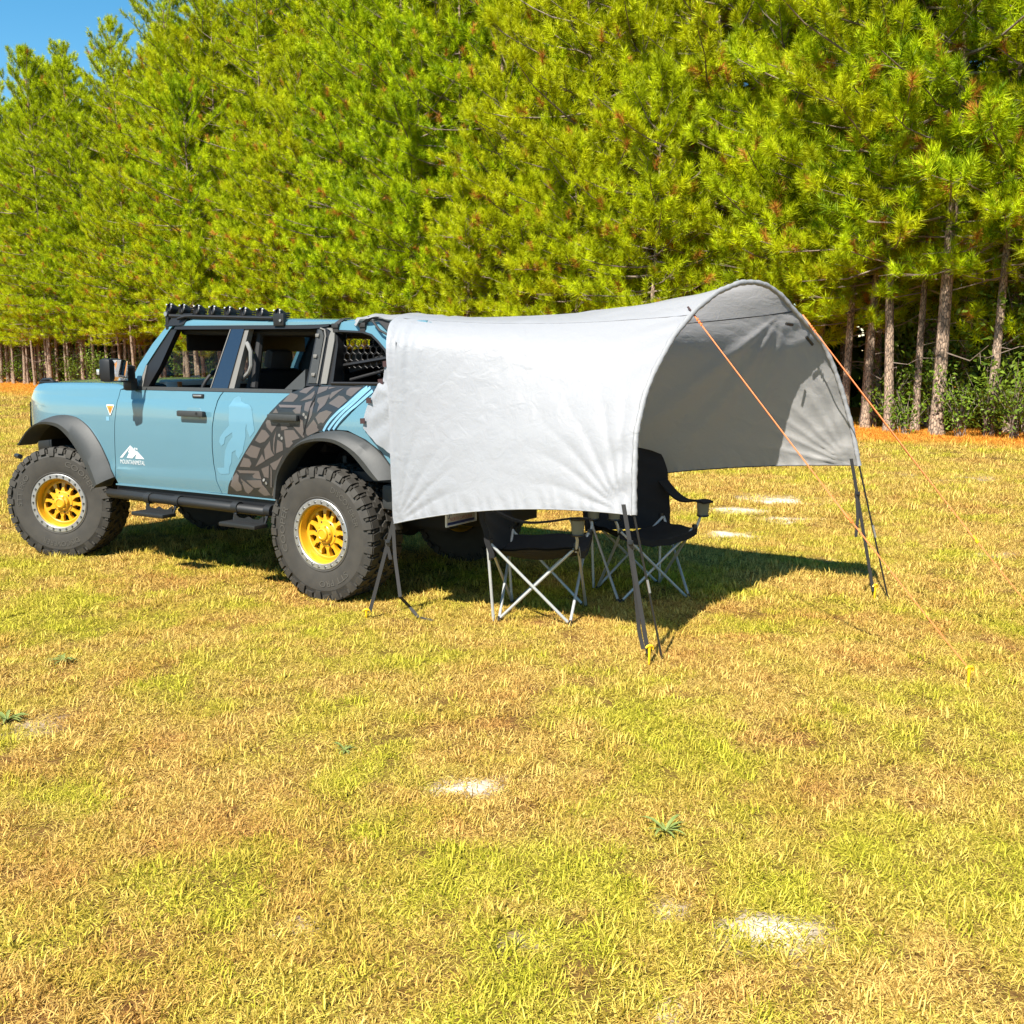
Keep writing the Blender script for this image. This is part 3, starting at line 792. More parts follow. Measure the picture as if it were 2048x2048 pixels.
        k.tube([(.060, s_ * (gy(1.48) + .008), 1.482), (.034, s_ * (gy(1.8) + .008), 1.80), (.05, s_ * (gy(1.845) + .008), 1.842), (.09, s_ * (gy(1.85) + .008), 1.853)], .006, 6)
        k.build('pillar_bead', M['seal'], cp)
        k = MB()
        k.prism([(.024, 1.48), (.000, 1.80), (-.012, 1.832), (.03, 1.853), (-.01, 1.853), (-.045, 1.82), (-.052, 1.77), (-.028, 1.48)], lambda a, b, d: (a, s_ * (gy(b) + .012 - d), b), .012, .12)
        k.build('pillar_strip', M['alu'] if s_ < 0 else M['seal'], cp)
        # hardtop side behind the doors with the open quarter window
        q = glass_side([(-.066, 1.890), (-.80, 1.890), (-.90, 1.80), (-.91, 1.474), (-.56, 1.474), (-.56, 1.62), (-.50, 1.705), (-.43, 1.762), (-.37, 1.803), (-.29, 1.824), (-.066, 1.836)], s_, .012, .05, .1)
        q.build('hardtop_side', P, car)
        q = MB()
        q.tube([(-.066, s_ * (gy(1.83) + .004), 1.832), (-.29, s_ * (gy(1.82) + .004), 1.821), (-.37, s_ * (gy(1.8) + .004), 1.800), (-.43, s_ * (gy(1.76) + .004), 1.759), (-.50, s_ * (gy(1.70) + .004), 1.702), (-.56, s_ * (gy(1.62) + .004), 1.618), (-.56, s_ * (gy(1.49) + .004), 1.485), (-.066, s_ * (gy(1.48) + .004), 1.482)], .012, 6)
        q.build('quarter_window_seal', M['black'], car)
        # rocker, rock rail and steps
        q = MB(); q.prism([(2.23, .655), (.44, .655), (.44, .56), (2.26, .56)], lambda a, b, d: (a, s_ * (.90 - d), b), .08)
        q.build('rocker_panel', M['black'], car)
        q = MB()
        q.prism([(2.22, .662), (1.0, .662), (.42, .660), (.42, .650), (1.0, .652), (2.22, .650)], lambda a, b, d: (a, s_ * (.926 - d), b), .03)
        q.build('sill_edge', M['paint_light'] if s_ < 0 else P, car)
        q = MB(); q.tube([(2.33, s_ * .90, .585), (2.26, s_ * .955, .585), (.50, s_ * .955, .570), (.42, s_ * .90, .570)], .036, 12)
        q.tube([(1.9, s_ * .6, .56), (1.9, s_ * .955, .575)], .025, 8); q.tube([(.8, s_ * .6, .56), (.8, s_ * .955, .575)], .025, 8)
        rail = q.build('rock_rail', M['blackmetal'], car)
        for xc in (1.62, .66):
            q = MB()
            q.rbox((xc, s_ * 1.055, .478), (.36, .13, .030), .008)
            sp = q.build('drop_step', M['blackmetal'], car)
            q = MB()
            for xa, xb in ((xc - .15, xc - .17), (xc + .15, xc + .16)):
                q.prism([(xa - .012, .49), (xa + .012, .49), (xb + .016, .60), (xb - .016, .60)], lambda a, b, d: (a, s_ * (1.00 - (b - .49) * .35 - d), b), .012)
                q.tube([(xb - .03, s_ * .955, .578), (xb + .03, s_ * .955, .578)], .044, 12)
            q.prism([(xc - .15, .49), (xc + .15, .49), (xc + .15, .545), (xc + .10, .515), (xc + .045, .512), (xc, .53), (xc - .045, .512), (xc - .10, .515), (xc - .15, .545)], lambda a, b, d: (a, s_ * (1.002 - d), b), .006)
            q.build('step_bracket', M['blackmetal'], sp)
        # wheel-arch flares
        for out, inn, tail in ((FR_OUT, FR_IN, 0), (RR_OUT, RR_IN, 1)):
            n = 30
            po, pi = smooth_poly(out, n), smooth_poly(inn, n)
            rows = []
            for k in range(n):
                o_, i_ = po[k], pi[k]
                yb = sy(o_[0], min(o_[1], 1.2))
                bul = 1.0
                a = o_ * .97 + i_ * .03; b_ = o_ * .72 + i_ * .28; c_ = o_ * .30 + i_ * .70
                rows.append([(o_[0], s_ * (yb - .01), o_[1]), (o_[0], s_ * (yb + .012), o_[1]), (b_[0], s_ * (yb + .060), b_[1]), (c_[0], s_ * (1.035), c_[1]), (i_[0], s_ * 1.030, i_[1]), (i_[0], s_ * 1.02, i_[1] - .004), (i_[0], s_ * .86, i_[1])])
            q = MB(); q.grid(rows)
            q.add([rows[0][j] for j in range(7)], [tuple(range(7))]); q.add([rows[-1][j] for j in range(7)], [tuple(range(6, -1, -1))])
            q.build('wheel_arch_flare', M['trim'], car, 28)
            # liner
            q = MB()
            rows = [[(p[0], s_ * .90, p[1] + .01), (p[0], s_ * .40, p[1] + .03)] for p in smooth_poly(out, n)]
            q.grid(rows); q.grid([[(p[0], s_ * .40, p[1] + .03), (p[0], s_ * .40, .45)] for p in smooth_poly(out, n)])
            q.build('wheel_arch_liner', M['interior'], car, flip_fix=False)
    # --- bonnet, nose, roof
    q = MB(); rows = []
    topz = [(2.02, 1.425), (2.2, 1.452), (2.5, 1.458), (2.9, 1.455), (3.17, 1.447), (3.277, 1.433), (3.376, 1.380), (3.477, 1.313), (3.50, 1.27)]
    for x, z in topz:
        yb = sy(x, z) - .002
        rows.append([(x, yb * t, z + (.028 if x < 3.3 else .012) * (1 - abs(t) ** 3)) for t in np.linspace(1, -1, 17)])
    q.grid(rows); q.build('bonnet', P, car, 30)
    for s_ in (1, -1):
        q = MB(); q.tube([(3.13, s_ * .80, 1.448), (3.17, s_ * .80, 1.478), (3.28, s_ * .80, 1.470), (3.33, s_ * .80, 1.425)], .014, 8)
        q.rbox((3.20, s_ * .80, 1.452), (.2, .05, .02), .006)
        q.build('trail_sight', M['black'], car)
    q = MB(); rows = []
    for t in np.linspace(1, -1, 13):
        y = t * .79
        rows.append([(3.50 + .05 * (1 - t * t), y, 1.28), (3.52 + .06 * (1 - t * t), y, 1.1), (3.50 + .06 * (1 - t * t), y, .98)])
    q.grid(rows); gr = q.build('grille', M['black'], car)
    for s_ in (1, -1):
        q = MB(); q.lathe([(.0, .03), (.06, .03), (.085, .02), (.09, 0)], 28, 'X')
        o = q.build('headlight', M['lens'], car); o.location = (3.515, s_ * .66, 1.13)
    q = MB(); q.rbox((3.60, 0, .88), (.22, 1.24, .16), .04); q.rbox((3.68, 0, .82), (.16, 1.0, .10), .02); q.tube([(3.62, .84, .80), (3.74, .80, .80)], .022, 10); q.tube([(3.62, -.84, .80), (3.74, -.80, .80)], .022, 10)
    q.build('front_bumper', M['blackmetal'], car)
    q = MB(); rows = []
    for x, dz, nr in ((1.56, -.045, 0), (1.50, -.012, .0), (1.38, 0, 0), (.6, -.026, 0), (0, -.044, 0), (-.4, -.052, 0), (-.66, -.062, 0), (-.76, -.085, 0), (-.84, -.14, 0)):
        prof = [(.806, 1.880), (.806, 1.915), (.798, 1.936), (.778, 1.950), (.72, 1.960), (.45, 1.970), (0, 1.974)]
        pr = [(y, z + (dz if j > 1 else dz * .4 if j == 1 else 0)) for j, (y, z) in enumerate(prof)]
        rows.append([(x, y, z) for y, z in pr] + [(x, -y, z) for y, z in pr[-2::-1]])
    q.grid(rows); q.add(rows[0], [tuple(range(len(rows[0])))])
    roof = q.build('hardtop_roof', P, car, 30)
    q = MB(); q.grid([[(1.55, y, 1.875) for y in (-.78, 0, .78)], [(-.86, y, 1.875) for y in (-.78, 0, .78)]])
    q.build('headliner', M['interior'], car)
    # black windscreen header with corner mouldings
    q = MB()
    for s_ in (1, -1):
        q.prism([(1.69, 1.895), (1.60, 1.962), (1.50, 1.985), (1.38, 1.984), (1.43, 1.955), (1.47, 1.905), (1.50, 1.898)], lambda a, b, d: (a, s_ * (.818 - (b - 1.89) * .25 - d), b), .05)
        q.tube([(1.52, s_ * .825, 1.945), (1.44, s_ * .815, 1.962), (1.38, s_ * .805, 1.963), (.55, s_ * .805, 1.930)], .011, 8)
    q.prism([(1.70, 1.885), (1.60, 1.965), (1.50, 1.99), (1.45, 1.98), (1.5, 1.9), (1.66, 1.86)], lambda a, b, d: (a, .78 - d, b), 1.56)
    q.build('roof_header', M['black'], car)
    q = MB(); q.grid([[(2.01, .84, 1.45), (2.03, 0, 1.47), (2.01, -.84, 1.45)], [(1.67, .76, 1.885), (1.69, 0, 1.90), (1.67, -.76, 1.885)]])
    q.build('windscreen', M['glass'], car)
    # --- side light bar with eight pods
    q = MB(); q.tube([(1.68, .795, 1.972), (1.3, .795, 1.955), (.50, .795, 1.928)], .016, 8)
    q.rbox((1.655, .80, 1.935), (.035, .03, .15), .006)
    q.rbox((.475, .812, 1.918), (.100, .035, .085), .006)
    bar = q.build('light_bar', M['blackmetal'], car)
    q = MB(); q.tube([(.45, .832, 1.912), (.45, .838, 1.912)], .010, 8); q.tube([(1.655, .82, 1.985), (1.655, .826, 1.985)], .018, 8)
    q.build('bracket_bolts', M['alu'], bar)['kind'] = 'stuff'
    pod_x = [1.62, 1.475, 1.315, 1.150, .988, .828, .660, .490]
    first = None
    for k, xx in enumerate(pod_x):
        zz = 1.938 + (xx - .49) * .062
        if first is None:
            a = MB(); a.lathe([(.022, -.045), (.036, -.034), (.043, .0), (.043, .022), (.037, .027), (.032, .008), (.011, .0), (0, .002)], 20)
            for j in range(5):
                a.box((0, -.052, -.03 + j * .015), (.09, .018, .005))
            a.box((0, -.02, -.052), (.03, .05, .02))
            first = a.build('light_pod', M['blackmetal'], car)
            b = MB(); b.lathe([(0, .018), (.010, .016), (.012, .008)], 12)
            for j in (-1, 1): b.box((j * .018, .020, 0), (.004, .006, .056), Matrix.Rotation(.5, 3, 'Y'))
            b.build('pod_reflector', M['black'], first)
            b = MB()
            for dx in (-.040, .040):
                b.tube([(dx, .022, .026), (dx, .030, .026)], .0060, 8)
            b.build('pod_screws', M['film_white'], first)['kind'] = 'stuff'
            o = first
        else:
            o = copy_tree(first, car)
        o.location = (xx + .035, .765, zz + .016)
        o.rotation_euler = (R(18), 0, R(-14))
    # --- rear: tailgate, spare wheel, bumper, plate, tail lights
    q = MB(); q.rbox((-.875, 0, 1.16), (.06, 1.62, .66), .02); q.build('tailgate', P, car)
    q = MB(); q.rbox((-.88, 0, 1.68), (.03, 1.40, .38), .01); q.build('rear_window', M['black'], car)
    for s_ in (1, -1):
        q = MB(); q.rbox((-.885, s_ * .80, 1.20), (.06, .12, .38), .01); q.build('tail_light', M['redlens'], car)
    q = MB(); q.rbox((-.90, 0, .74), (.20, 1.36, .18), .03)
    for s_ in (1, -1):
        q.rbox((-.72, s_ * .80, .74), (.46, .26, .17), .03, Matrix.Rotation(R(-s_ * 10), 3, 'Z'))
    q.build('rear_bumper', M['trim'], car)
    q = MB(); q.rbox((-1.005, .735, .665), (.008, .335, .165), .003)
    pl = q.build('number_plate', M['plate'], car)
    for txt, sz, z0, m, y0, wid in (('JHY-7620', .092, .652, M['plate_blue'], .875, .28), ('NORTH CAROLINA', .034, .614, M['plate_red'], .86, .25)):
        v, f = text_mesh(txt, sz); ww = max(p[0] for p in v)
        q = MB(); q.add([(-1.0105, y0 - p[0] * wid / ww, z0 + p[1]) for p in v], f); q.build('plate_lettering', m, pl, flip_fix=False)
    q = MB(); q.box((-1.010, .735, .600), (.002, .30, .016)); q.build('plate_band', M['plate_blue'], pl)
    q = MB()
    for a, b in (((-1.012, .905, .585), (-1.012, .565, .585)), ((-1.012, .905, .585), (-1.012, .905, .745)), ((-1.012, .565, .585), (-1.012, .565, .745))):
        q.tube([a, b], .005, 6)
    q.build('plate_frame', M['film_white'], pl)
    # --- underside
    q = MB(); q.box((1.35, 0, .66), (4.5, 1.1, .16)); q.box((1.4, .45, .56), (4.3, .10, .14)); q.box((1.4, -.45, .56), (4.3, .10, .14)); q.box((1.0, 0, .5), (1.2, .5, .16)); q.box((-.6, -.2, .55), (.5, .6, .2))
    q.build('chassis', M['interior'], car)
    q = MB(); q.tube([(0, -.72, .455), (0, .72, .455)], .05, 10); q.lathe([(0, -.14), (.12, -.1), (.15, 0), (.12, .1), (0, .14)], 16)
    ax = q.build('axle', M['interior'], car); ax.location = (0, 0, 0)
    # differential ball sits on the axle line
    for vtx in ax.data.vertices:
        if abs(vtx.co.y) < .15 and math.hypot(vtx.co.x, vtx.co.z) < .16: vtx.co.z += .455
    q = MB(); q.tube([(2.95, -.72, .455), (2.95, .72, .455)], .04, 10); q.build('axle', M['interior'], car)
    q = MB()
    for s_ in (1, -1):
        for xx in (.12, 2.85):
            q.tube([(xx, s_ * .55, .42), (xx + .05, s_ * .50, .95)], .035, 8)
    q.build('shock_absorbers', M['blackmetal'], car)
    # --- wheels
    first = wheel_parts(car)
    first.location = (0, .815, .455); first.rotation_euler = (0, R(130), 0)
    for x, y, st, spin in ((2.985, .825, 24, 0), (0, -.815, 180, 40), (2.95, -.815, 180 + 24, 75)):
        w = copy_tree(first, car); w.location = (x, y, .455); w.rotation_euler = (0, R(spin), R(st))
    # --- cabin
    q = MB(); q.box((.75, 0, .86), (3.0, 1.66, .06)); q.build('cabin_floor', M['interior'], car)
    q = MB(); q.rbox((1.93, 0, 1.28), (.36, 1.62, .36), .06); q.build('dashboard', M['interior'], car)
    q = MB(); q.rbox((1.86, -.05, 1.455), (.20, 1.45, .055), .02); q.rbox((1.80, .70, 1.42), (.10, .12, .11), .02); q.build('dash_top_panel', M['cabin_pale'], car)
    q = MB(); q.rbox((1.745, .645, 1.425), (.02, .035, .09), .006); q.rbox((1.745, -.5, 1.40), (.02, .05, .09), .006); q.build('dash_accent', M['copper'], car)
    q = MB()
    n = 28
    ring = [Vector((0, .19 * math.cos(k * 2 * math.pi / n), .19 * math.sin(k * 2 * math.pi / n))) for k in range(n + 1)]
    rt = Matrix.Rotation(R(-22), 3, 'Y')
    q.tube([rt @ p + Vector((1.58, .38, 1.40)) for p in ring], .015, 8, False)
    q.rbox((1.60, .38, 1.39), (.06, .14, .11), .02, rt)
    for a in (0, math.pi, -math.pi / 2):
        q.tube([Vector((1.59, .38, 1.39)), rt @ Vector((0, .18 * math.cos(a), .18 * math.sin(a))) + Vector((1.58, .38, 1.40))], .013, 6)
    q.tube([(1.60, .38, 1.39), (1.85, .38, 1.28)], .03, 8)
    q.build('steering_wheel', M['interior'], car)
    def seat(x, y, w_, front):
        q = MB()
        rb = Matrix.Rotation(R(-13), 3, 'Y')
        q.rbox((x + .26, y, 1.05), (.52, w_, .16), .05)
        q.rbox((x - .04, y, 1.30), (.15, w_, .56), .055, rb)
        s_ = q.build('front_seat' if front else 'rear_seat', M['interior'], car)
        for yy in ((y,) if front else (y - .33, y + .33)):
            h = MB(); h.rbox((x - .11, yy, 1.645), (.09, .23, .15), .04, rb)
            h.build('headrest', M['headrest'] if front else M['interior'], s_)
            h = MB()
            for d in (-.06, .06):
                h.tube([(x - .10, yy + d, 1.52), (x - .11, yy + d, 1.62)], .007, 6)
            h.build('headrest_posts', M['steel'], s_)
    seat(1.02, .40, .50, True); seat(1.02, -.40, .50, True); seat(.22, 0, 1.30, False)
    q = MB()
    for s_ in (1, -1):
        for a, b in (((.80, s_ * .76, 1.44), (.78, s_ * .70, 1.84)), ((-.02, s_ * .76, 1.44), (0, s_ * .70, 1.84)), ((.8, s_ * .70, 1.84), (-.7, s_ * .68, 1.82)), ((1.6, s_ * .70, 1.86), (.8, s_ * .70, 1.84))):
            q.tube([a, b], .030, 8)
    q.tube([(.79, .70, 1.84), (.79, -.70, 1.84)], .03, 8); q.tube([(0, .70, 1.84), (0, -.70, 1.84)], .03, 8)
    q.build('roll_bars', M['interior'], car)
    for s_ in (1, -1):
        q = MB(); q.tube([(.835, s_ * .80, 1.775), (.79, s_ * .82, 1.745), (.765, s_ * .82, 1.70), (.765, s_ * .82, 1.60), (.79, s_ * .82, 1.55), (.88, s_ * .80, 1.50)], .016, 8)
        q.build('grab_handle', M['cabin_grey'], car)
    q = MB(); q.rbox((1.63, 0, 1.78), (.02, 1.3, .14), .006); q.build('sun_visors', M['interior'], car)
    q = MB(); q.rbox((1.72, 0, 1.74), (.03, .24, .07), .012); q.build('rear_view_mirror', M['interior'], car)
    # storage panel with hexagonal cut-outs inside the quarter window, cargo shelf and struts
    for s_ in (1, -1):
        q = MB()
        yq = .77
        for ix in range(9):
            for iz in range(5):
                cx = -.07 - ix * .052 - (iz % 2) * .026; cz = 1.80 - iz * .047
                if cx < -.50 or cz > 1.82 + (cx + .07) * .22: continue
                ring = [(cx + .027 * math.cos(k * math.pi / 3 + math.pi / 6), s_ * yq, cz + .027 * math.sin(k * math.pi / 3 + math.pi / 6)) for k in range(7)]
                q.tube(ring, .0026, 4, False)
        q.tube([(-.05, s_ * yq, 1.60), (-.55, s_ * yq, 1.665)], .014, 6)
        q.build('storage_panel', M['black'], car)
        q = MB(); q.tube([(-.10, s_ * .74, 1.505), (-.47, s_ * .74, 1.585)], .011, 8); q.rbox((-.30, s_ * .72, 1.625), (.44, .05, .06), .012, Matrix.Rotation(R(12), 3, 'Y')); q.build('gas_strut', M['interior'], car)
    q = MB(); q.rbox((-.40, .1, 1.30), (.75, 1.2, .34), .05); q.rbox((-.45, .55, 1.50), (.3, .22, .05), .01); q.build('cargo_box', M['interior'], car)
    q = MB(); q.tube([(-.36, .70, 1.545), (-.36, .70, 1.575), (-.50, .70, 1.572), (-.50, .70, 1.54)], .008, 6); q.build('cargo_handle', M['film_white'], car)
    q = MB()
    for yy, zz, rr in ((.70, 1.545, .012), (.66, 1.56, .016), (.72, 1.53, .010)):
        q.lathe([(0, rr), (rr, 0), (0, -rr)], 10); 
    q.build('cargo_fittings', M['steel'], car).location = (-.30, .68, 1.54)
    # --- mirror
    for s_ in (1, -1):
        q = MB(); q.rbox((1.885, s_ * 1.156, 1.562), (.10, .175, .175), .028, Matrix.Rotation(R(s_ * 15.5), 3, 'Z')); mh = q.build('side_mirror', M['black'], car)
        q = MB(); q.prism([(1.08, 1.487), (1.075, 1.63), (1.10, 1.640), (1.215, 1.638), (1.225, 1.62), (1.222, 1.485)], lambda a, b, d: (1.842 + d - (1.225 - a) * .28, s_ * a, b), .004); q.build('mirror_glass', M['mirror'], mh)
        q = MB(); q.rbox((1.905, s_ * 1.02, 1.535), (.07, .14, .13), .02)
        for j in range(4): q.box((1.868, s_ * 1.0, 1.50 + j * .024), (.010, .05, .010))
        q.rbox((1.925, s_ * .965, 1.455), (.10, .07, .10), .02)
        q.build('mirror_arm', M['black'], mh)
        q = MB(); q.rbox((1.92, s_ * 1.247, 1.55), (.03, .012, .04), .004); q.build('mirror_lamp', M['lens'], mh)
    # --- badge, decals, lettering (thin films on the panels)
    def film(polys, name, m, parent, off, step=.08, s_=1, x0=0):
        q = MB()
        for p in polys:
            q.prism(p, lambda a, b, d: (a, s_ * (sy(a, b) + off - d), b), .0006, step)
        return q.build(name, m, parent, 60)
    fend = [o for o in car.children if o.name.startswith('front_fender')][0]
    bz = [(2.258, 1.283), (2.250, 1.291), (2.168, 1.291), (2.160, 1.283), (2.203, 1.208), (2.215, 1.208)]
    film([bz], 'fender_badge_edge', M['film_white'], fend, .004)
    film([[(2.248, 1.281), (2.170, 1.281), (2.209, 1.216)]], 'fender_badge', M['orange'], fend, .0065)
    film([[(2.226, 1.268), (2.196, 1.268), (2.200, 1.245), (2.209, 1.228)]], 'fender_badge_mark', M['copper'], fend, .008)
    film([[(2.262, 1.195), (2.225, 1.195), (2.225, 1.163), (2.262, 1.163)]], 'fender_sticker', M['paint_light'], fend, .002)
    lg = [LOGO1[:2] + [(1.985, .975), (2.03, .93), (2.096, .877)], [LOGO1[1], LOGO1[2], LOGO1[6], LOGO1[7], LOGO1[8], LOGO1[9], LOGO1[10], (2.0, .955)], [LOGO1[3], LOGO1[4], LOGO1[5], (1.938, .89), (1.928, .90), LOGO1[2]]]
    film([[(2.130, .875), (1.989, .978), (1.982, .972), (2.096, .877)], [(1.986, .975), (1.926, .935), (1.924, .915), (1.978, .876), (2.046, .877), (2.010, .918), (2.022, .926), (2.00, .95)], [(1.924, .933), (1.914, .936), (1.836, .877), (1.942, .875), (1.934, .894), (1.926, .905)]], 'mountain_logo', M['film_white'], fd[0], .002)
    film([[(1.945, .962), (1.930, .962), (1.930, .950), (1.938, .945)], [(1.922, .960), (1.908, .960), (1.908, .945), (1.916, .943)]], 'mountain_logo_dots', M['film_white'], fd[0], .002)
    v, f = text_mesh('MOUNTAINMETAL', .052); ww = max(p[0] for p in v)
    q = MB(); q.add([(2.131 - p[0] * .297 / ww, sy(2, .84) + .0025, .829 + p[1] * .92) for p in v], f)
    q.build('logo_lettering', M['film_white'], fd[0], flip_fix=False)
    v, f = text_mesh('Z', .06)
    q = MB(); q.add([(-.525 - p[0], sy(-.53, 1.1) + .003, 1.085 + p[1]) for p in v], f)
    q.build('quarter_lettering', M['film_white'], car, flip_fix=False)
    film([FIGURE], 'walking_figure_decal', M['film_figure'], rd[0], .002, .1)
    arch = [(x, z) for x, z in RR_OUT if x > -.03]
    base = CAMOL + [(.953, .664), (.43, .664), (.418, .70), (.380, .852), (.290, .986), (.184, 1.089), (.095, 1.127), (.026, 1.156), (-.02, 1.166)] + STRIPE_BASE[4::-1] + [(-.35, 1.4695), (.026, 1.4695), (.036, 1.458), (.11, 1.462), (.20, 1.44)]
    cam_ = film([base], 'stone_wrap', M['film_dark'], car, .0022, .08)
    for p in FRAG:
        film([p], 'stone_shape', M['film_taupe'], cam_, .0040, .12)
    dots = []
    for x, z in BOLT:
        dots.append([(x + .011 * math.cos(k * math.pi / 5), z + .012 * math.sin(k * math.pi / 5)) for k in range(10)])
    film(dots, 'bolt_marks', M['seal'], cam_, .0042, None)
    sb = film([STRIPE_BASE[:10] + [(-.40, 1.408), (-.46, 1.448), (-.465, 1.4695), (-.36, 1.4695)]], 'stripe_backing', M['film_navy'], car, .0046, .08)
    for ln in STRIPES:
        c = smooth_poly(ln, 14, 1)
        c[0] += (c[0] - c[1]) * .1
        tn = np.gradient(c, axis=0); tn /= np.hypot(tn[:, 0], tn[:, 1])[:, None]
        nr = np.stack([-tn[:, 1], tn[:, 0]], 1) * np.linspace(.011, .0085, 14)[:, None]
        film([[tuple(p) for p in (c + nr)] + [tuple(p) for p in (c - nr)[::-1]]], 'stripe', M['paint_light'], sb, .0062, .1)
    # door shut line across the wrap
    q = MB(); q.tube([(x, sy(x, z) + .004, z) for x, z in ((.031, 1.465), (.065, 1.375), (.100, 1.28), (.136, 1.181), (.153, 1.128))], .0035, 6)
    q.build('shut_line', M['interior'], cam_)
    return car
CAR = suv()
# ------------------------------------------------------------------ awning tent on the back of the vehicle
B1 = Vector((.8348, 5.4749, 0)); B2 = Vector((2.6061, 6.9306, 0))
AE = Vector((.77258, .63491, 0)); AU = Vector((-.12115, .14742, .98163)); AN = AE.cross(AU)     # plane of the arch pole
def arch_pt(u, v, n=0.0):
    return B1 + AE * u + AU * v + AN * n
def sub_arch(a, b):
    """piece of the arch outline between two arc-length fractions"""
    p = smooth_poly(ARCH, 121, 3)
    return p
def catmull(pts, n):
    P = [Vector(p) for p in pts]; P = [P[0] * 2 - P[1]] + P + [P[-1] * 2 - P[-2]]
    dense = []
    for i in range(1, len(P) - 2):
        for k in range(24):
            t = k / 24
            a, b, c, d = P[i - 1], P[i], P[i + 1], P[i + 2]
            dense.append(.5 * ((2 * b) + (c - a) * t + (2 * a - 5 * b + 4 * c - d) * t * t + (3 * b - a - 3 * c + d) * t ** 3))
    dense.append(P[-2])
    D = [0]
    for a, b in zip(dense, dense[1:]): D.append(D[-1] + (b - a).length)
    A = np.array([list(p) for p in dense]); t = np.linspace(0, D[-1], n)
    return np.stack([np.interp(t, D, A[:, j]) for j in range(3)], 1)

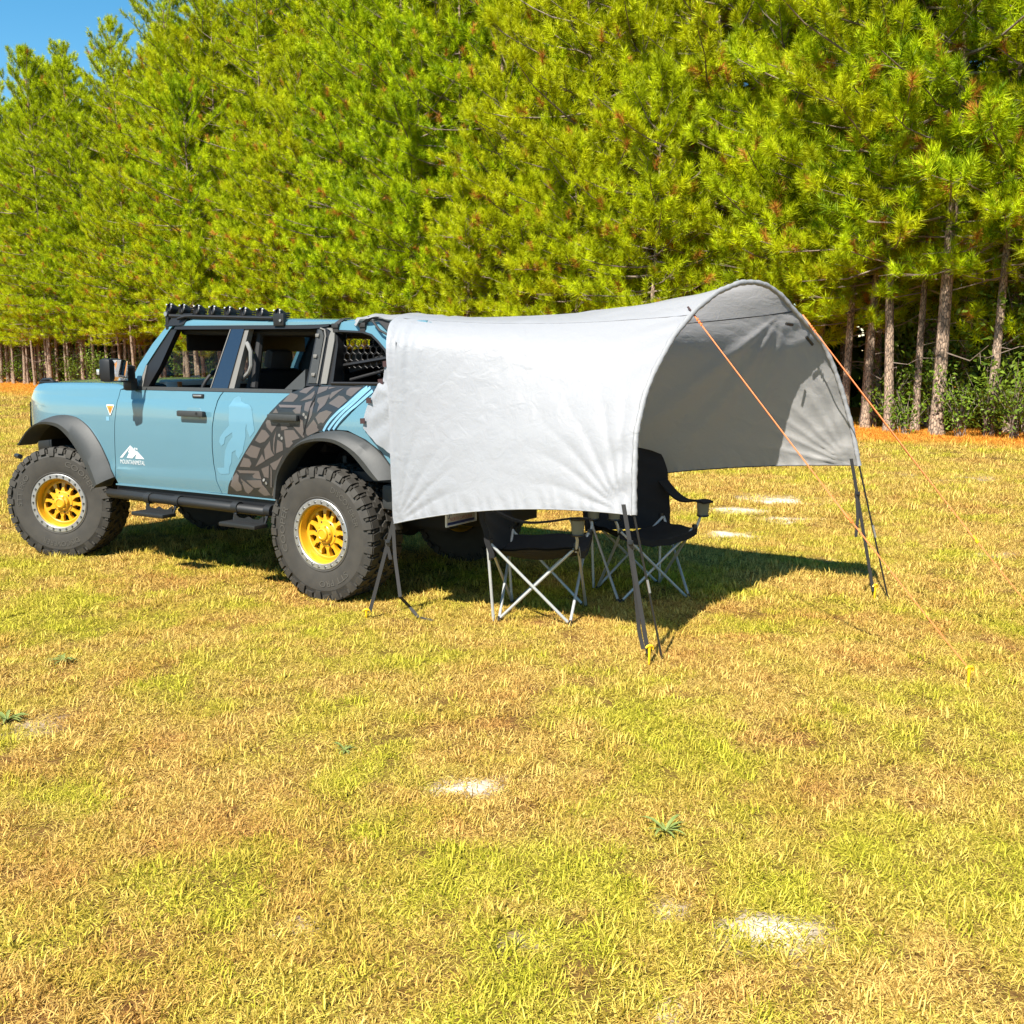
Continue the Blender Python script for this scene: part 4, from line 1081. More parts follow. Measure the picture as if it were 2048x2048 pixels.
def canopy():
    root = empty('awning_tent', cw(-1.6, 0, 0), 0, 'silver-white awning tent with an arched open end, strapped to the back of the blue vehicle', 'awning tent')
    inv = -root.location
    A2 = smooth_poly(ARCH, 161, 3)
    A3 = np.array([list(arch_pt(u, v)) for u, v in A2])
    iA = int(np.argmin(np.hypot(A2[:, 0] - .585, A2[:, 1] - 1.945))); iB = int(np.argmin(np.hypot(A2[:, 0] - 1.615, A2[:, 1] - 1.99)))
    n_end = [(-.700, 1.050, .600), (-.692, 1.058, .95), (-.684, 1.060, 1.38), (-.665, 1.050, 1.69), (-.640, 1.005, 1.805), (-.60, .925, 1.875), (-.57, .83, 1.912)]
    r_end = [(-.57, .83, 1.912), (-.55, .70, 1.932), (-.56, .35, 1.936), (-.58, 0, 1.936), (-.56, -.35, 1.936), (-.55, -.70, 1.932), (-.57, -.83, 1.912)]
    f_end = [(x, -y, z) for x, y, z in n_end[::-1]]
    C = [np.array([list(cw(*p)) for p in e]) for e in (n_end, r_end, f_end)]
    segA = [A3[:iA + 1], A3[iA:iB + 1], A3[iB:]]
    NS, NT = (110, 46, 110), 130
    lw = np.array(list(LW)); fw = np.array(list(FW))
    edges = []
    for k in range(3):
        ce = catmull([Vector(p) for p in C[k]], NS[k]); ar = catmull([Vector(p) for p in segA[k]], NS[k])
        s = np.linspace(0, 1, NS[k])[:, None]; t = np.linspace(0, 1, NT)[None, :]
        Pm = ce[:, None, :] * (1 - t[..., None]) + ar[:, None, :] * t[..., None]
        bow = 4 * t * (1 - t)
        side = 1 if k == 0 else -1
        if k != 1:
            up = s if k == 0 else 1 - s                      # 0 at the hem, 1 at the seam
            L_ = 2.0 if k == 0 else 2.6; Hh = 1.35
            Pm[..., 2] += (.062 * bow * (1 - up) ** 1.3) - .046 * bow * up
            disp = -.045 * bow * np.sin(np.pi * np.clip(up, 0, 1)) * (1 if k == 0 else .6)
            X = t * L_; Z = up * Hh
            # tension folds radiating from the strapped corners
            for cx, amp, reach, nf, a0 in ((L_ - .06, .017, .66, 13, .2), (.02, .013, .52, 10, 1.1)):
                dx = (cx - X) if cx > 1 else (X - cx)
                r = np.hypot(dx, Z) + 1e-4; an = np.arctan2(Z, np.abs(dx) + 1e-4)
                wob = .35 * np.sin(an * 7 + 1.7 + a0) + .25 * np.sin(r * 9 + a0)
                fold = np.abs(np.sin(an * nf + a0 + wob)) ** .7 - .55
                disp = disp + amp * fold * np.clip(r / .16, 0, 1) * np.exp(-(r / reach) ** 2) * (dx > -.02)
            # short folds hanging from the seam and along the arch sleeve
            top = np.exp(-((1 - up) * Hh / .42) ** 2)
            dg = X * 1.0 + (1 - up) * .55 * (1 if k == 0 else -1)
            mod = np.clip(np.sin(X * 2.6 + 1.0) * .5 + .7, 0, 1)
            disp = disp + .0075 * top * mod * np.clip((1 - up) * Hh / .08, 0, 1) * (np.abs(np.sin(dg * 17 + 1.6 * np.sin(X * 5.1))) ** .6 - .6)
            nearA = np.exp(-((L_ - X) / .26) ** 2)
            disp = disp + .0085 * nearA * np.clip((L_ - X) / .05, 0, 1) * np.sin(Z * 26 + (L_ - X) * 12 + 1.5 * np.sin(Z * 5))
            nearC = np.exp(-(X / .22) ** 2)
            disp = disp + .0095 * nearC * np.clip(X / .04, 0, 1) * np.sin(X * 55 + 2.2 * np.sin(Z * 2.2)) * np.clip(up * 1.4, .2, 1)
            # gathered bottom hem
            hem = np.exp(-(Z / .09) ** 2)
            disp = disp + .0042 * hem * np.sin(X * 62 + 1.3 * np.sin(X * 23) + Z * 25)
            # broad soft waves of the far wall
            if k == 2:
                ax_, az_ = (L_ - .10) - X, (1 - up) * Hh
                ra = np.hypot(ax_, az_) + 1e-4; th = np.arctan2(az_, ax_)
                fd_ = np.exp(-((th - .54) / .065) ** 2) + .9 * np.exp(-((th - .74) / .06) ** 2) + .7 * np.exp(-((th - .98) / .07) ** 2)
                disp = disp + .036 * fd_ * np.clip(ra / .5, 0, 1) * np.clip(up * 3.0, 0, 1) * np.clip(X / .3, 0, 1) * (ax_ > 0)
            nz = (vnoise(X * 1.0 + k * 9, Z * np.ones_like(X), .11, 3) - .5) * .0035 + (vnoise(X + k * 5, Z * np.ones_like(X), .045, 4) - .5) * .0018
            disp = disp + nz
            dirv = lw * side * .95 + fw * -.18 * 0 + np.array([0, 0, .12])
            Pm += disp[..., None] * dirv
        else:
            Pm[..., 2] += -.050 * bow * np.ones_like(s) - .014 * np.sin(np.pi * s) * bow
            X = t * 2.0 + 0 * s; Yy = s * 1.5 + 0 * t
            w1 = .006 * np.sin(Yy * 9 + 2.2 * np.sin(X * 2.5)) * np.sin(np.pi * s) + .0055 * np.sin(X * 13 + 2.0 * np.sin(Yy * 4)) * np.exp(-((2.0 - X) / .6) ** 2)
            Pm[..., 2] += (w1 + (vnoise(X, Yy, .13, 8) - .5) * .010) * np.sin(np.pi * np.clip(t * 1.02, 0, 1)) ** .4
        mb = MB()
        mb.grid([[tuple(Pm[i, j] + np.array(list(inv))) for j in range(NT)] for i in range(NS[k])])
        o = mb.build('roof_panel' if k == 1 else 'side_panel', M['canopy'], root, 180, flip_fix=False)
        # outside of the cloth must face away from the inside of the tent
        me = o.data; c = me.polygons[(NS[k] // 2) * (NT - 1) + NT // 2]
        out = Vector(list(lw * side)) if k != 1 else Vector((0, 0, 1))
        if c.normal.dot(out) < 0: me.flip_normals()
        edges.append((Pm[0], Pm[-1], Pm[:, 0], Pm[:, -1]))
    # sleeve with the arch pole inside
    band = MB()
    q = [Vector(p) + inv for p in A3]
    rows = []
    for i, p in enumerate(q):
        tn = (q[min(i + 1, len(q) - 1)] - q[max(i - 1, 0)]).normalized(); out = tn.cross(AN).normalized()
        if out.dot(p - inv * 1 - (arch_pt(1.05, .9))) < 0: out = -out
        rr = .017 + .002 * math.sin(i * 1.9) + .001 * math.sin(i * .7)
        ring = [p + out * (math.cos(a) * rr) + AN * (math.sin(a) * rr * .9) for a in np.linspace(0, 2 * math.pi, 11)]
        rows.append([tuple(v) for v in ring])
    band.grid(rows); band.build('arch_sleeve', M['canopy_band'], root, 180)
    # seams seen from the inside and hem tape
    for k, idx in ((0, 1), (2, 0)):
        sm = MB(); e = edges[k][idx]
        sm.tube([Vector(p) + inv + Vector((0, 0, -.004)) for p in e[::4]], .0045, 5); sm.build('seam_tape', M['seam'], root)
    for k, idx in ((0, 0), (2, 1)):
        sm = MB(); e = edges[k][idx]
        sm.tube([Vector(p) + inv for p in e[::3]], .0042, 5); sm.build('hem', M['canopy_band'] if k == 0 else M['seam'], root)
    # toggles at the far seam
    for u, v, r in ((1.575, 1.925, .4), (1.775, 1.80, -.5)):
        tg = MB(); p = arch_pt(u, v, 0) + FW * .03 + inv
        tg.tube([p - (AE * .6 + AU * r).normalized() * .035, p + (AE * .6 - AU * abs(r)).normalized() * .045], .010, 6); tg.build('toggle', M['buckle'], root)
    # lower pole sections with a bright ferrule
    for tip, base in ((A3[0], B1), (A3[-1], B2)):
        a, b = Vector(tip) + inv, base + inv
        pl = MB(); pl.tube([a + (a - b) * .05, b - Vector((0, 0, .03))], .0062, 8); po = pl.build('arch_pole', M['buckle'], root)
        fe = MB(); fe.tube([a.lerp(b, .44), a.lerp(b, .53)], .0078, 8); fe.build('ferrule', M['alu'], po)
    # corner straps with buckles down to the pegs
    def strap(top, peg, tail, wside):
        st = MB()
        top, peg = Vector(top) + inv, Vector(peg) + inv
        m = top.lerp(peg, .22)
        st.ribbon([top + (top - peg) * .06, m], .024, wside); st.ribbon([m, peg.lerp(m, .02)], .024, wside)
        st.ribbon([m + Vector((-.006, -.006, 0))] + [Vector(p) + inv for p in tail], .022, wside)
        so = st.build('strap', M['webbing'], root)
        bk = MB(); bk.rbox(tuple(m), (.034, .016, .045), .004); bk.rbox(tuple(m + Vector((0, -.010, .004))), (.022, .008, .010), .002); bk.build('buckle', M['buckle'], so)
    c1 = Vector((.610, 5.495, .822)); c2 = Vector((2.299, 6.91, .928))
    strap(c1, (.742, 5.415, .05), [(.665, 5.46, .45), (.70, 5.50, .16), (.72, 5.47, .07)], (1, .25, 0))
    strap(c2, (2.49, 6.92, .05), [(2.345, 6.89, .58), (2.335, 6.88, .45)], (1, .25, 0))
    c3 = cw(-.70, 1.055, .605)
    strap(c3, (-.915, 6.425, .03), [tuple(c3.lerp(Vector((-.915, 6.425, .03)), .3) + Vector((.03, 0, -.06)))], (1, .25, 0))
    tl = MB()
    g = lambda px, py, z: None
    tl.ribbon([c3 + inv, c3 + inv + Vector((.012, -.02, -.22)), c3 + inv + Vector((.05, -.10, -.46)), Vector((-.66, 6.48, .06)) + inv, Vector((-.60, 6.40, .015)) + inv, Vector((-.50, 6.33, .010)) + inv], .022, (1, .3, .2)); tl.build('strap', M['webbing'], root)
    # cuff wrapped round the rear of the vehicle: side flap and puffed roof collar
    fl = MB(); out = []
    edge = [(-.655, 1.75), (-.60, 1.66), (-.555, 1.60), (-.535, 1.50), (-.455, 1.38), (-.405, 1.27), (-.395, 1.195)]
    n = 26
    e2 = smooth_poly(edge, n, 2)
    bot = [(-.395, 1.195), (-.50, 1.145), (-.59, 1.10), (-.69, 1.00)]
    rows = []
    for i in range(n):
        ex, ez = e2[i]; row = []
        z_end = 1.76 - (1.76 - 1.02) * (i / (n - 1)) ** 1.0
        for j in range(15):
            t = j / 14
            x = ex * (1 - t) + -.725 * t; z = ez * (1 - t) + z_end * t - .02 * math.sin(math.pi * t) * (i / n)
            y0 = max(sy(min(ex, -.3), min(ez, 1.45)) + .020, .97 if ez < 1.5 else .93)
            y = y0 * (1 - t) + 1.030 * t + .008 * math.sin(i * .9 + j * .8) * math.sin(math.pi * t) + .004 * math.sin(j * 1.7 + i * .4)
            row.append(tuple(cw(x, y, z) + inv))
        rows.append(row)
    fl.grid(rows); flap = fl.build('side_flap', M['canopy'], root, 180, flip_fix=False)
    if flap.data.polygons[100].normal.dot(LW) < 0: flap.data.flip_normals()
    for x, z in ((-.555, 1.615), (-.512, 1.50), (-.435, 1.38), (-.380, 1.245)):
        tb = MB(); y = max(sy(-.35, min(z, 1.45)) + .028, .975 if z < 1.5 else .945) + .004
        tb.prism([(x, z - .020), (x - .052, z - .015), (x - .050, z + .020), (x + .002, z + .016)], lambda a, b, d: tuple(cw(a, y + .010 * (x - a) / .05 * 1.5 - d, b) + inv), .004)
        tb.build('fastening_tab', M['brown_tab'], flap)
    co = MB(); rows = []
    for i in range(25):
        y = .86 - 1.72 * i / 24
        row = []
        for j in range(12):
            t = j / 11
            x = -.06 - .20 * abs(y / .86) ** 5 - t * .58 * (1 - .35 * abs(y / .86) ** 5) + .02 * math.sin(i * 1.3)
            z = 1.936 + .032 * math.sin(math.pi * min(t * 1.1, 1)) * (.75 + .25 * math.sin(i * .8 + 1)) - .045 * (abs(y) / .86) ** 5 - .030 * (t < .05) + .006 * math.sin(j * 1.5 + i * .9) - .010 * t
            row.append(tuple(cw(x, y, z) + inv))
        rows.append(row)
    co.grid(rows); cuff = co.build('roof_cuff', M['canopy_band'], root, 180, flip_fix=False)
    if cuff.data.polygons[100].normal.z < 0: cuff.data.flip_normals()
    # webbing hooks over the hardtop edge
    for x0, x1 in ((-.080, -.058), (-.315, -.295)):
        st = MB()
        st.ribbon([cw(x0 - .02, .74, 1.920) + inv, cw(x0 - .012, .795, 1.912) + inv, cw((x0 + x1) / 2, .826, 1.885) + inv, cw(x1, .834, 1.855) + inv, cw(x1 + .002, .830, 1.825) + inv], .045, FW, .003)
        st.rbox(tuple(cw(x1, .838, 1.868) + inv), (.012, .056, .03), .004, Matrix.Rotation(CAR_RZ + math.pi / 2, 3, 'Z'))
        st.build('roof_strap', M['blackweb'], root)
    st = MB()
    st.prism([(-.33, 1.925), (-.46, 1.905), (-.60, 1.860), (-.565, 1.800), (-.50, 1.842), (-.44, 1.885)], lambda a, b, d: tuple(cw(a, .86 - (b - 1.8) * .25 - d, b) + inv), .012)
    st.tube([cw(-.40, .855, 1.892) + inv, cw(-.47, .870, 1.83) + inv, cw(-.55, .885, 1.80) + inv], .008, 6)
    st.build('roof_strap', M['blackweb'], root)
canopy()

# ------------------------------------------------------------------ pegs and guy lines
def peg(loc, lab, rz=0.0, lean=(0, 0), h=.12):
    o = empty('tent_peg', loc, rz, lab, 'tent peg', 'yellow tent pegs')
    m = MB(); x, y = lean
    m.tube([(0, 0, -.06), (x * .5, y * .5, h * .5), (x, y, h)], [.004, .007, .0085], 8)
    m.build('shaft', M['yellow_peg'], o)
    m = MB(); m.tube([(x - .022, y, h - .004), (x - .013, y, h + .005), (x, y, h + .008), (x + .016, y, h + .005), (x + .024, y, h - .004), (x + .022, y, h - .016)], [.005, .0075, .009, .0075, .006, .004], 8)
    m.build('hook_head', M['yellow_peg'], o)
    return o
peg((.745, 5.405, 0), 'yellow peg at the foot of the nearest strap, beside the near pole', .3, h=.10)
peg((2.50, 6.925, 0), 'yellow peg under the strap of the far arch corner, right of the shadow', .5, h=.10)
peg((-.935, 6.425, 0), 'yellow peg holding the strap beside the rear wheel', .2, h=.05)
peg((2.31, 5.02, 0), 'yellow hooked peg ending the orange line in the open grass at right', .25, h=.10)
peg((3.10, 5.77, 0), 'yellow peg ending the farther orange line beyond the right edge', .25, h=.10)

def guy(top, bottom, slide, lab, pouch):
    top, bottom = Vector(top), Vector(bottom)
    o = empty('guy_line', bottom, 0, lab, 'guy line', 'orange guy lines')
    inv = -bottom
    d = (bottom - top).normalized(); sd = d.cross(Vector((0, 0, 1))).normalized()
    m = MB(); pts = []
    for i in range(13):
        t = i / 12; pts.append(top.lerp(bottom, t) + inv - Vector((0, 0, .02 * 4 * t * (1 - t))))
    m.tube(pts, .0036, 6)
    mid = top.lerp(bottom, slide) + inv - Vector((0, 0, .02 * 4 * slide * (1 - slide)))
    m.tube([top + inv + sd * .004, mid + sd * .012], .0034, 6)
    m.build('cord', M['cord'], o)
    m = MB(); m.rbox(tuple(mid), (.016, .016, .055), .005, d.to_track_quat('Z', 'Y').to_matrix()); m.build('line_adjuster', M['cord'] if pouch else M['yellow_peg'], o)
    m = MB(); m.tube([top + inv - d * .075, top + inv + d * .01], .006, 6); m.build('tie_loop', M['brown_tab'] if pouch else M['cord'], o)
    m = MB()
    for k in range(3): m.tube([top + inv + d * (.02 + k * .02) - sd * .012, top + inv + d * (.035 + k * .02) + sd * .014], .0045, 6)
    m.build('knot', M['cord'], o)
guy((1.075, 6.145, 1.895), (2.31, 5.02, .095), .60, 'orange guy line crossing in front of the arched opening down to the grass', True)
guy((1.945, 6.835, 1.875), (3.10, 5.77, .095), .72, 'orange guy line running from the far side of the arch towards the right edge', False)

# ------------------------------------------------------------------ folding camp chairs
def camp_chair(name, loc, rz, lab):
    o = empty(name, loc, rz, lab, 'camping chair', 'folding camping chairs under the awning')
    T, B = M['chairtube'], M['buckle']
    f = {}
    for n, x, y in (('fl', .24, .25), ('fr', .24, -.25), ('rl', -.24, .25), ('rr', -.24, -.25)):
        f[n] = (Vector((x, y, 0)), Vector((x * 1.12, y * 1.10, .50)))
    def leg(a, b, sl=.0):
        m = MB(); p, q = f[a][0].copy(), f[b][1].copy()
        c = (p + q) / 2; c2 = Vector((c.x, c.y, 0)).normalized() * sl
        m.tube([p + c2, q + c2], .0098, 8); lo = m.build('leg', T, o)
        m = MB(); m.tube([p + c2 - Vector((0, 0, .002)), p + c2 + (q - p).normalized() * .03], .013, 8); m.build('foot_cap', B, lo)
    for a, b in (('fl', 'fr'), ('fl', 'rl'), ('fr', 'rr'), ('rl', 'rr')):
        leg(a, b, .012); leg(b, a, -.012)
    # rear uprights
    for n, s_ in (('rl', 1), ('rr', -1)):
        m = MB(); m.tube([f[n][0] + Vector((-.02, .01 * s_, 0)), f[n][0] + Vector((-.055, .02 * s_, .50)), Vector((-.392, .285 * s_, .93))], [.0098, .0098, .0075], 8)
        up = m.build('back_post', T, o)
        m = MB()
        for z in (.40, .49): m.tube([f[n][0] + Vector((-.033, .02 * s_, z)), f[n][0] + Vector((-.034, .02 * s_, z + .035))], .016, 8)
        m.build('joint', B, up)
    for n, s_ in (('fl', 1), ('fr', -1)):
        m = MB(); b = f[n][1]
        m.tube([b + Vector((0, 0, -.03)), b + Vector((.01, .025 * s_, .05)), b + Vector((.0, .05 * s_, .11)), b + Vector((-.02, .055 * s_, .165)), b + Vector((-.035, .05 * s_, .19))], .0098, 8)
        po = m.build('arm_post', T, o)
        m = MB(); m.rbox(tuple(b), (.03, .03, .05), .006); m.build('joint', B, po)
    # seat sling
    rows = []
    for i in range(15):
        t = i / 14; x = .285 - .55 * t; row = []
        for j in range(15):
            s_ = j / 14 * 2 - 1
            w_ = .285 - .02 * t
            z = .50 - .105 * (1 - s_ * s_) * (.35 + .65 * math.sin(math.pi * min(.15 + t * .75, 1))) - .035 * t + .004 * math.sin(j * 1.9 + i)
            row.append((x, s_ * w_, z))
        rows.append(row)
    m = MB(); m.grid(rows); m.grid([[(x, y, z - .012) for x, y, z in r] for r in rows])
    m.grid([[(rows[0][j][0], rows[0][j][1], rows[0][j][2] - d) for j in range(15)] for d in (0, .045)])
    m.build('seat', M['chairfab'], o, 60, flip_fix=False)
    # padded back with a rounded head end
    rows = []
    for i in range(21):
        t = i / 20; row = []
        z = .42 + .56 * t; xb = -.255 - .125 * t
        w_ = (.325 + .014 * math.sin(math.pi * t)) * (1 if t < .72 else math.sqrt(max(0, 1 - ((t - .72) / .285) ** 2)) * .25 + .75)
        if t > .96: w_ *= .86
        for j in range(17):
            s_ = j / 16 * 2 - 1
            pad = .022 * math.cos(s_ * 1.5) * (1 + .5 * math.sin(t * 9))
            x = xb - .05 * (1 - s_ * s_) * math.sin(math.pi * min(1, .2 + t * .6)) + .005 * math.sin(i * 1.3 + j * .9)
            row.append((x, s_ * w_, z + (.028 * (1 - abs(s_) ** 2.5) if t > .9 else 0)))
        rows.append(row)
    m = MB(); m.grid([[(x + .018, y, z) for x, y, z in r] for r in rows]); m.grid([[(x - .018, y, z) for x, y, z in r] for r in rows])
    L_ = [r[0] for r in rows] + rows[-1][1:-1] + [r[-1] for r in rows[::-1]]
    m.grid([[(x + .018, y, z) for x, y, z in L_], [(x - .018, y, z) for x, y, z in L_]])
    m.build('backrest', M['chairfab'], o, 60, flip_fix=False)
    for s_ in (1, -1):
        m = MB()
        fr = Vector((.235, .325 * s_, .685)); bk = Vector((-.315, .295 * s_, .76))
        pts = [bk, bk.lerp(fr, .25) + Vector((0, .012 * s_, -.055)), bk.lerp(fr, .5) + Vector((0, .018 * s_, -.070)), bk.lerp(fr, .75) + Vector((0, .012 * s_, -.042)), fr, fr + Vector((.09, 0, .004)), fr + Vector((.125, 0, 0))]
        m.ribbon([tuple(p) for p in catmull(pts, 18)], .075, (0, 1, .1 * s_), .006)
        ar = m.build('armrest', M['chairfab'], o, 50)
        m = MB(); c = fr + Vector((.05, 0, -.002))
        m.lathe([(.043, 0), (.040, -.05), (.036, -.095)], 16, 'Z'); h = m.build('cup_holder', M['mesh'], ar, flip_fix=False)
        h.location = c
        m = MB(); m.lathe([(.040, -.090), (.043, -.097), (.036, -.104), (.0, -.102)], 16, 'Z'); m.lathe([(.040, .006), (.047, .004), (.046, -.006), (.041, -.004)], 16, 'Z')
        h2 = m.build('cup_holder_rim', M['buckle'], ar); h2.location = c
    return o
camp_chair('camping_chair', (.195, 6.55, 0), R(-13), 'black folding camping chair nearer the vehicle, its seat half hidden by the hanging tent wall')
camp_chair('camping_chair', (.915, 7.14, 0), R(-74), 'black folding camping chair with its tall back showing in the arch opening')
# ------------------------------------------------------------------ pine forest
def needle_mat(name, lo, hi, warm):
    m = bpy.data.materials.new(name); m.use_nodes = True
    nt = m.node_tree; L = nt.links.new; nt.nodes.remove(nt.nodes['Principled BSDF']); o = nt.nodes['Material Output']
    a = nt.nodes.new('ShaderNodeAttribute'); a.attribute_name = 'tone'
    oi = nt.nodes.new('ShaderNodeObjectInfo')
    mx = nt.nodes.new('ShaderNodeMix'); mx.data_type = 'RGBA'; mx.inputs[6].default_value = (*lo, 1); mx.inputs[7].default_value = (*hi, 1)
    L(a.outputs['Fac'], mx.inputs[0])
    m2 = nt.nodes.new('ShaderNodeMix'); m2.data_type = 'RGBA'; m2.inputs[7].default_value = (*warm, 1); L(mx.outputs[2], m2.inputs[6])
    mr = nt.nodes.new('ShaderNodeMath'); mr.operation = 'MULTIPLY'; mr.inputs[1].default_value = .5; L(oi.outputs['Random'], mr.inputs[0]); L(mr.outputs[0], m2.inputs[0])
    d = nt.nodes.new('ShaderNodeBsdfDiffuse'); t = nt.nodes.new('ShaderNodeBsdfTranslucent'); g = nt.nodes.new('ShaderNodeBsdfGlossy'); g.inputs['Roughness'].default_value = .45
    g.inputs[0].default_value = (.9, .9, .7, 1)
    s1 = nt.nodes.new('ShaderNodeMixShader'); s1.inputs[0].default_value = .24; s2 = nt.nodes.new('ShaderNodeMixShader'); s2.inputs[0].default_value = .012
    L(m2.outputs[2], d.inputs[0]); L(m2.outputs[2], t.inputs[0]); L(d.outputs[0], s1.inputs[1]); L(t.outputs[0], s1.inputs[2]); L(s1.outputs[0], s2.inputs[1]); L(g.outputs[0], s2.inputs[2]); L(s2.outputs[0], o.inputs[0])
    return m
M['needles'] = needle_mat('pine_needles', (.085, .170, .003), (.54, .66, .008), (.56, .50, .006))
M['dead_needles'] = needle_mat('dead_pine_needles', (.36, .15, .02), (.55, .27, .04), (.45, .18, .03))
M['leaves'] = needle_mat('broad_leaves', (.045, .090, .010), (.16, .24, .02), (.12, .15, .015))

def bark_mat():
    m = bpy.data.materials.new('pine_bark'); m.use_nodes = True
    nt = m.node_tree; L = nt.links.new; b = nt.nodes['Principled BSDF']; b.inputs['Roughness'].default_value = .9
    tc = nt.nodes.new('ShaderNodeTexCoord'); mp = nt.nodes.new('ShaderNodeMapping'); mp.inputs['Scale'].default_value = (14, 14, 5)
    v = nt.nodes.new('ShaderNodeTexVoronoi'); v.feature = 'DISTANCE_TO_EDGE'; v.inputs['Scale'].default_value = 1.6
    n = nt.nodes.new('ShaderNodeTexNoise'); n.inputs['Scale'].default_value = 2.2; n.inputs['Detail'].default_value = 8
    L(tc.outputs['Object'], mp.inputs[0]); L(mp.outputs[0], v.inputs['Vector']); L(mp.outputs[0], n.inputs['Vector'])
    r = nt.nodes.new('ShaderNodeValToRGB'); r.color_ramp.elements[0].color = (.060, .044, .034, 1); r.color_ramp.elements[1].color = (.36, .275, .205, 1); r.color_ramp.elements[1].position = .16
    L(v.outputs[0], r.inputs[0])
    mu = nt.nodes.new('ShaderNodeMix'); mu.data_type = 'RGBA'; mu.blend_type = 'MULTIPLY'; mu.inputs[0].default_value = .9; L(r.outputs[0], mu.inputs[6])
    r2 = nt.nodes.new('ShaderNodeValToRGB'); r2.color_ramp.elements[0].color = (.45, .42, .40, 1); r2.color_ramp.elements[1].color = (1.3, 1.2, 1.1, 1); r2.color_ramp.elements[0].position = .3; r2.color_ramp.elements[1].position = .7
    L(n.outputs[0], r2.inputs[0]); L(r2.outputs[0], mu.inputs[7]); L(mu.outputs[2], b.inputs['Base Color'])
    bu = nt.nodes.new('ShaderNodeBump'); bu.inputs['Strength'].default_value = .8; bu.inputs['Distance'].default_value = .03; L(v.outputs[0], bu.inputs['Height']); L(bu.outputs[0], b.inputs['Normal'])
    return m
M['bark'] = bark_mat()
M['twig'] = mat('grey_twig', (.22, .17, .13), .9, noise=(6, (.12, .09, .07)))

def unit(v):
    return v / np.maximum(np.linalg.norm(v, axis=-1, keepdims=True), 1e-9)

def needle_clumps(g, P, D, K, ln, wd, spread):
    """bottle-brush clumps of needles: centres P, directions D"""
    n = len(P)
    u = g.uniform(0, 1, (n, K))
    ang = np.radians(g.uniform(22, 82, (n, K))) * (1.15 - .50 * u)
    az = g.uniform(0, 2 * np.pi, (n, K))
    D = unit(D); ref = np.where(np.abs(D[:, 2:3]) > .9, np.array([[1., 0, 0]]), np.array([[0, 0, 1.]]))
    U = unit(np.cross(D, ref)); W = np.cross(D, U)
    rad = U[:, None] * np.cos(az)[..., None] + W[:, None] * np.sin(az)[..., None]
    dr = D[:, None] * np.cos(ang)[..., None] + rad * np.sin(ang)[..., None]
    dr[..., 2] -= .06 * g.uniform(0, 1, (n, K))
    L_ = ln * g.uniform(.75, 1.2, (n, K))
    base = P[:, None] + D[:, None] * (u * spread)[..., None]
    tip = base + dr * L_[..., None]
    sd = unit(np.cross(dr, g.normal(size=(n, K, 3)))) * wd / 2
    V = np.stack([base - sd, base + sd, tip], 2).reshape(-1, 3)
    return V, np.arange(len(V)).reshape(-1, 3)

def mesh_np(name, V, F, mats, mi=None, tone=None, smooth=False):
    me = bpy.data.meshes.new(name)
    nv, nf = len(V), len(F)
    me.vertices.add(nv); me.vertices.foreach_set('co', np.asarray(V, np.float32).ravel())
    k = F.shape[1]
    me.loops.add(nf * k); me.loops.foreach_set('vertex_index', F.astype(np.int32).ravel())
    me.polygons.add(nf); me.polygons.foreach_set('loop_start', np.arange(nf, dtype=np.int32) * k)
    for m in mats: me.materials.append(m)
    if mi is not None: me.polygons.foreach_set('material_index', mi.astype(np.int32))
    if tone is not None: attr(me, 'tone', tone)
    if smooth: me.polygons.foreach_set('use_smooth', [True] * nf)
    me.update(calc_edges=True); me.validate()
    return me

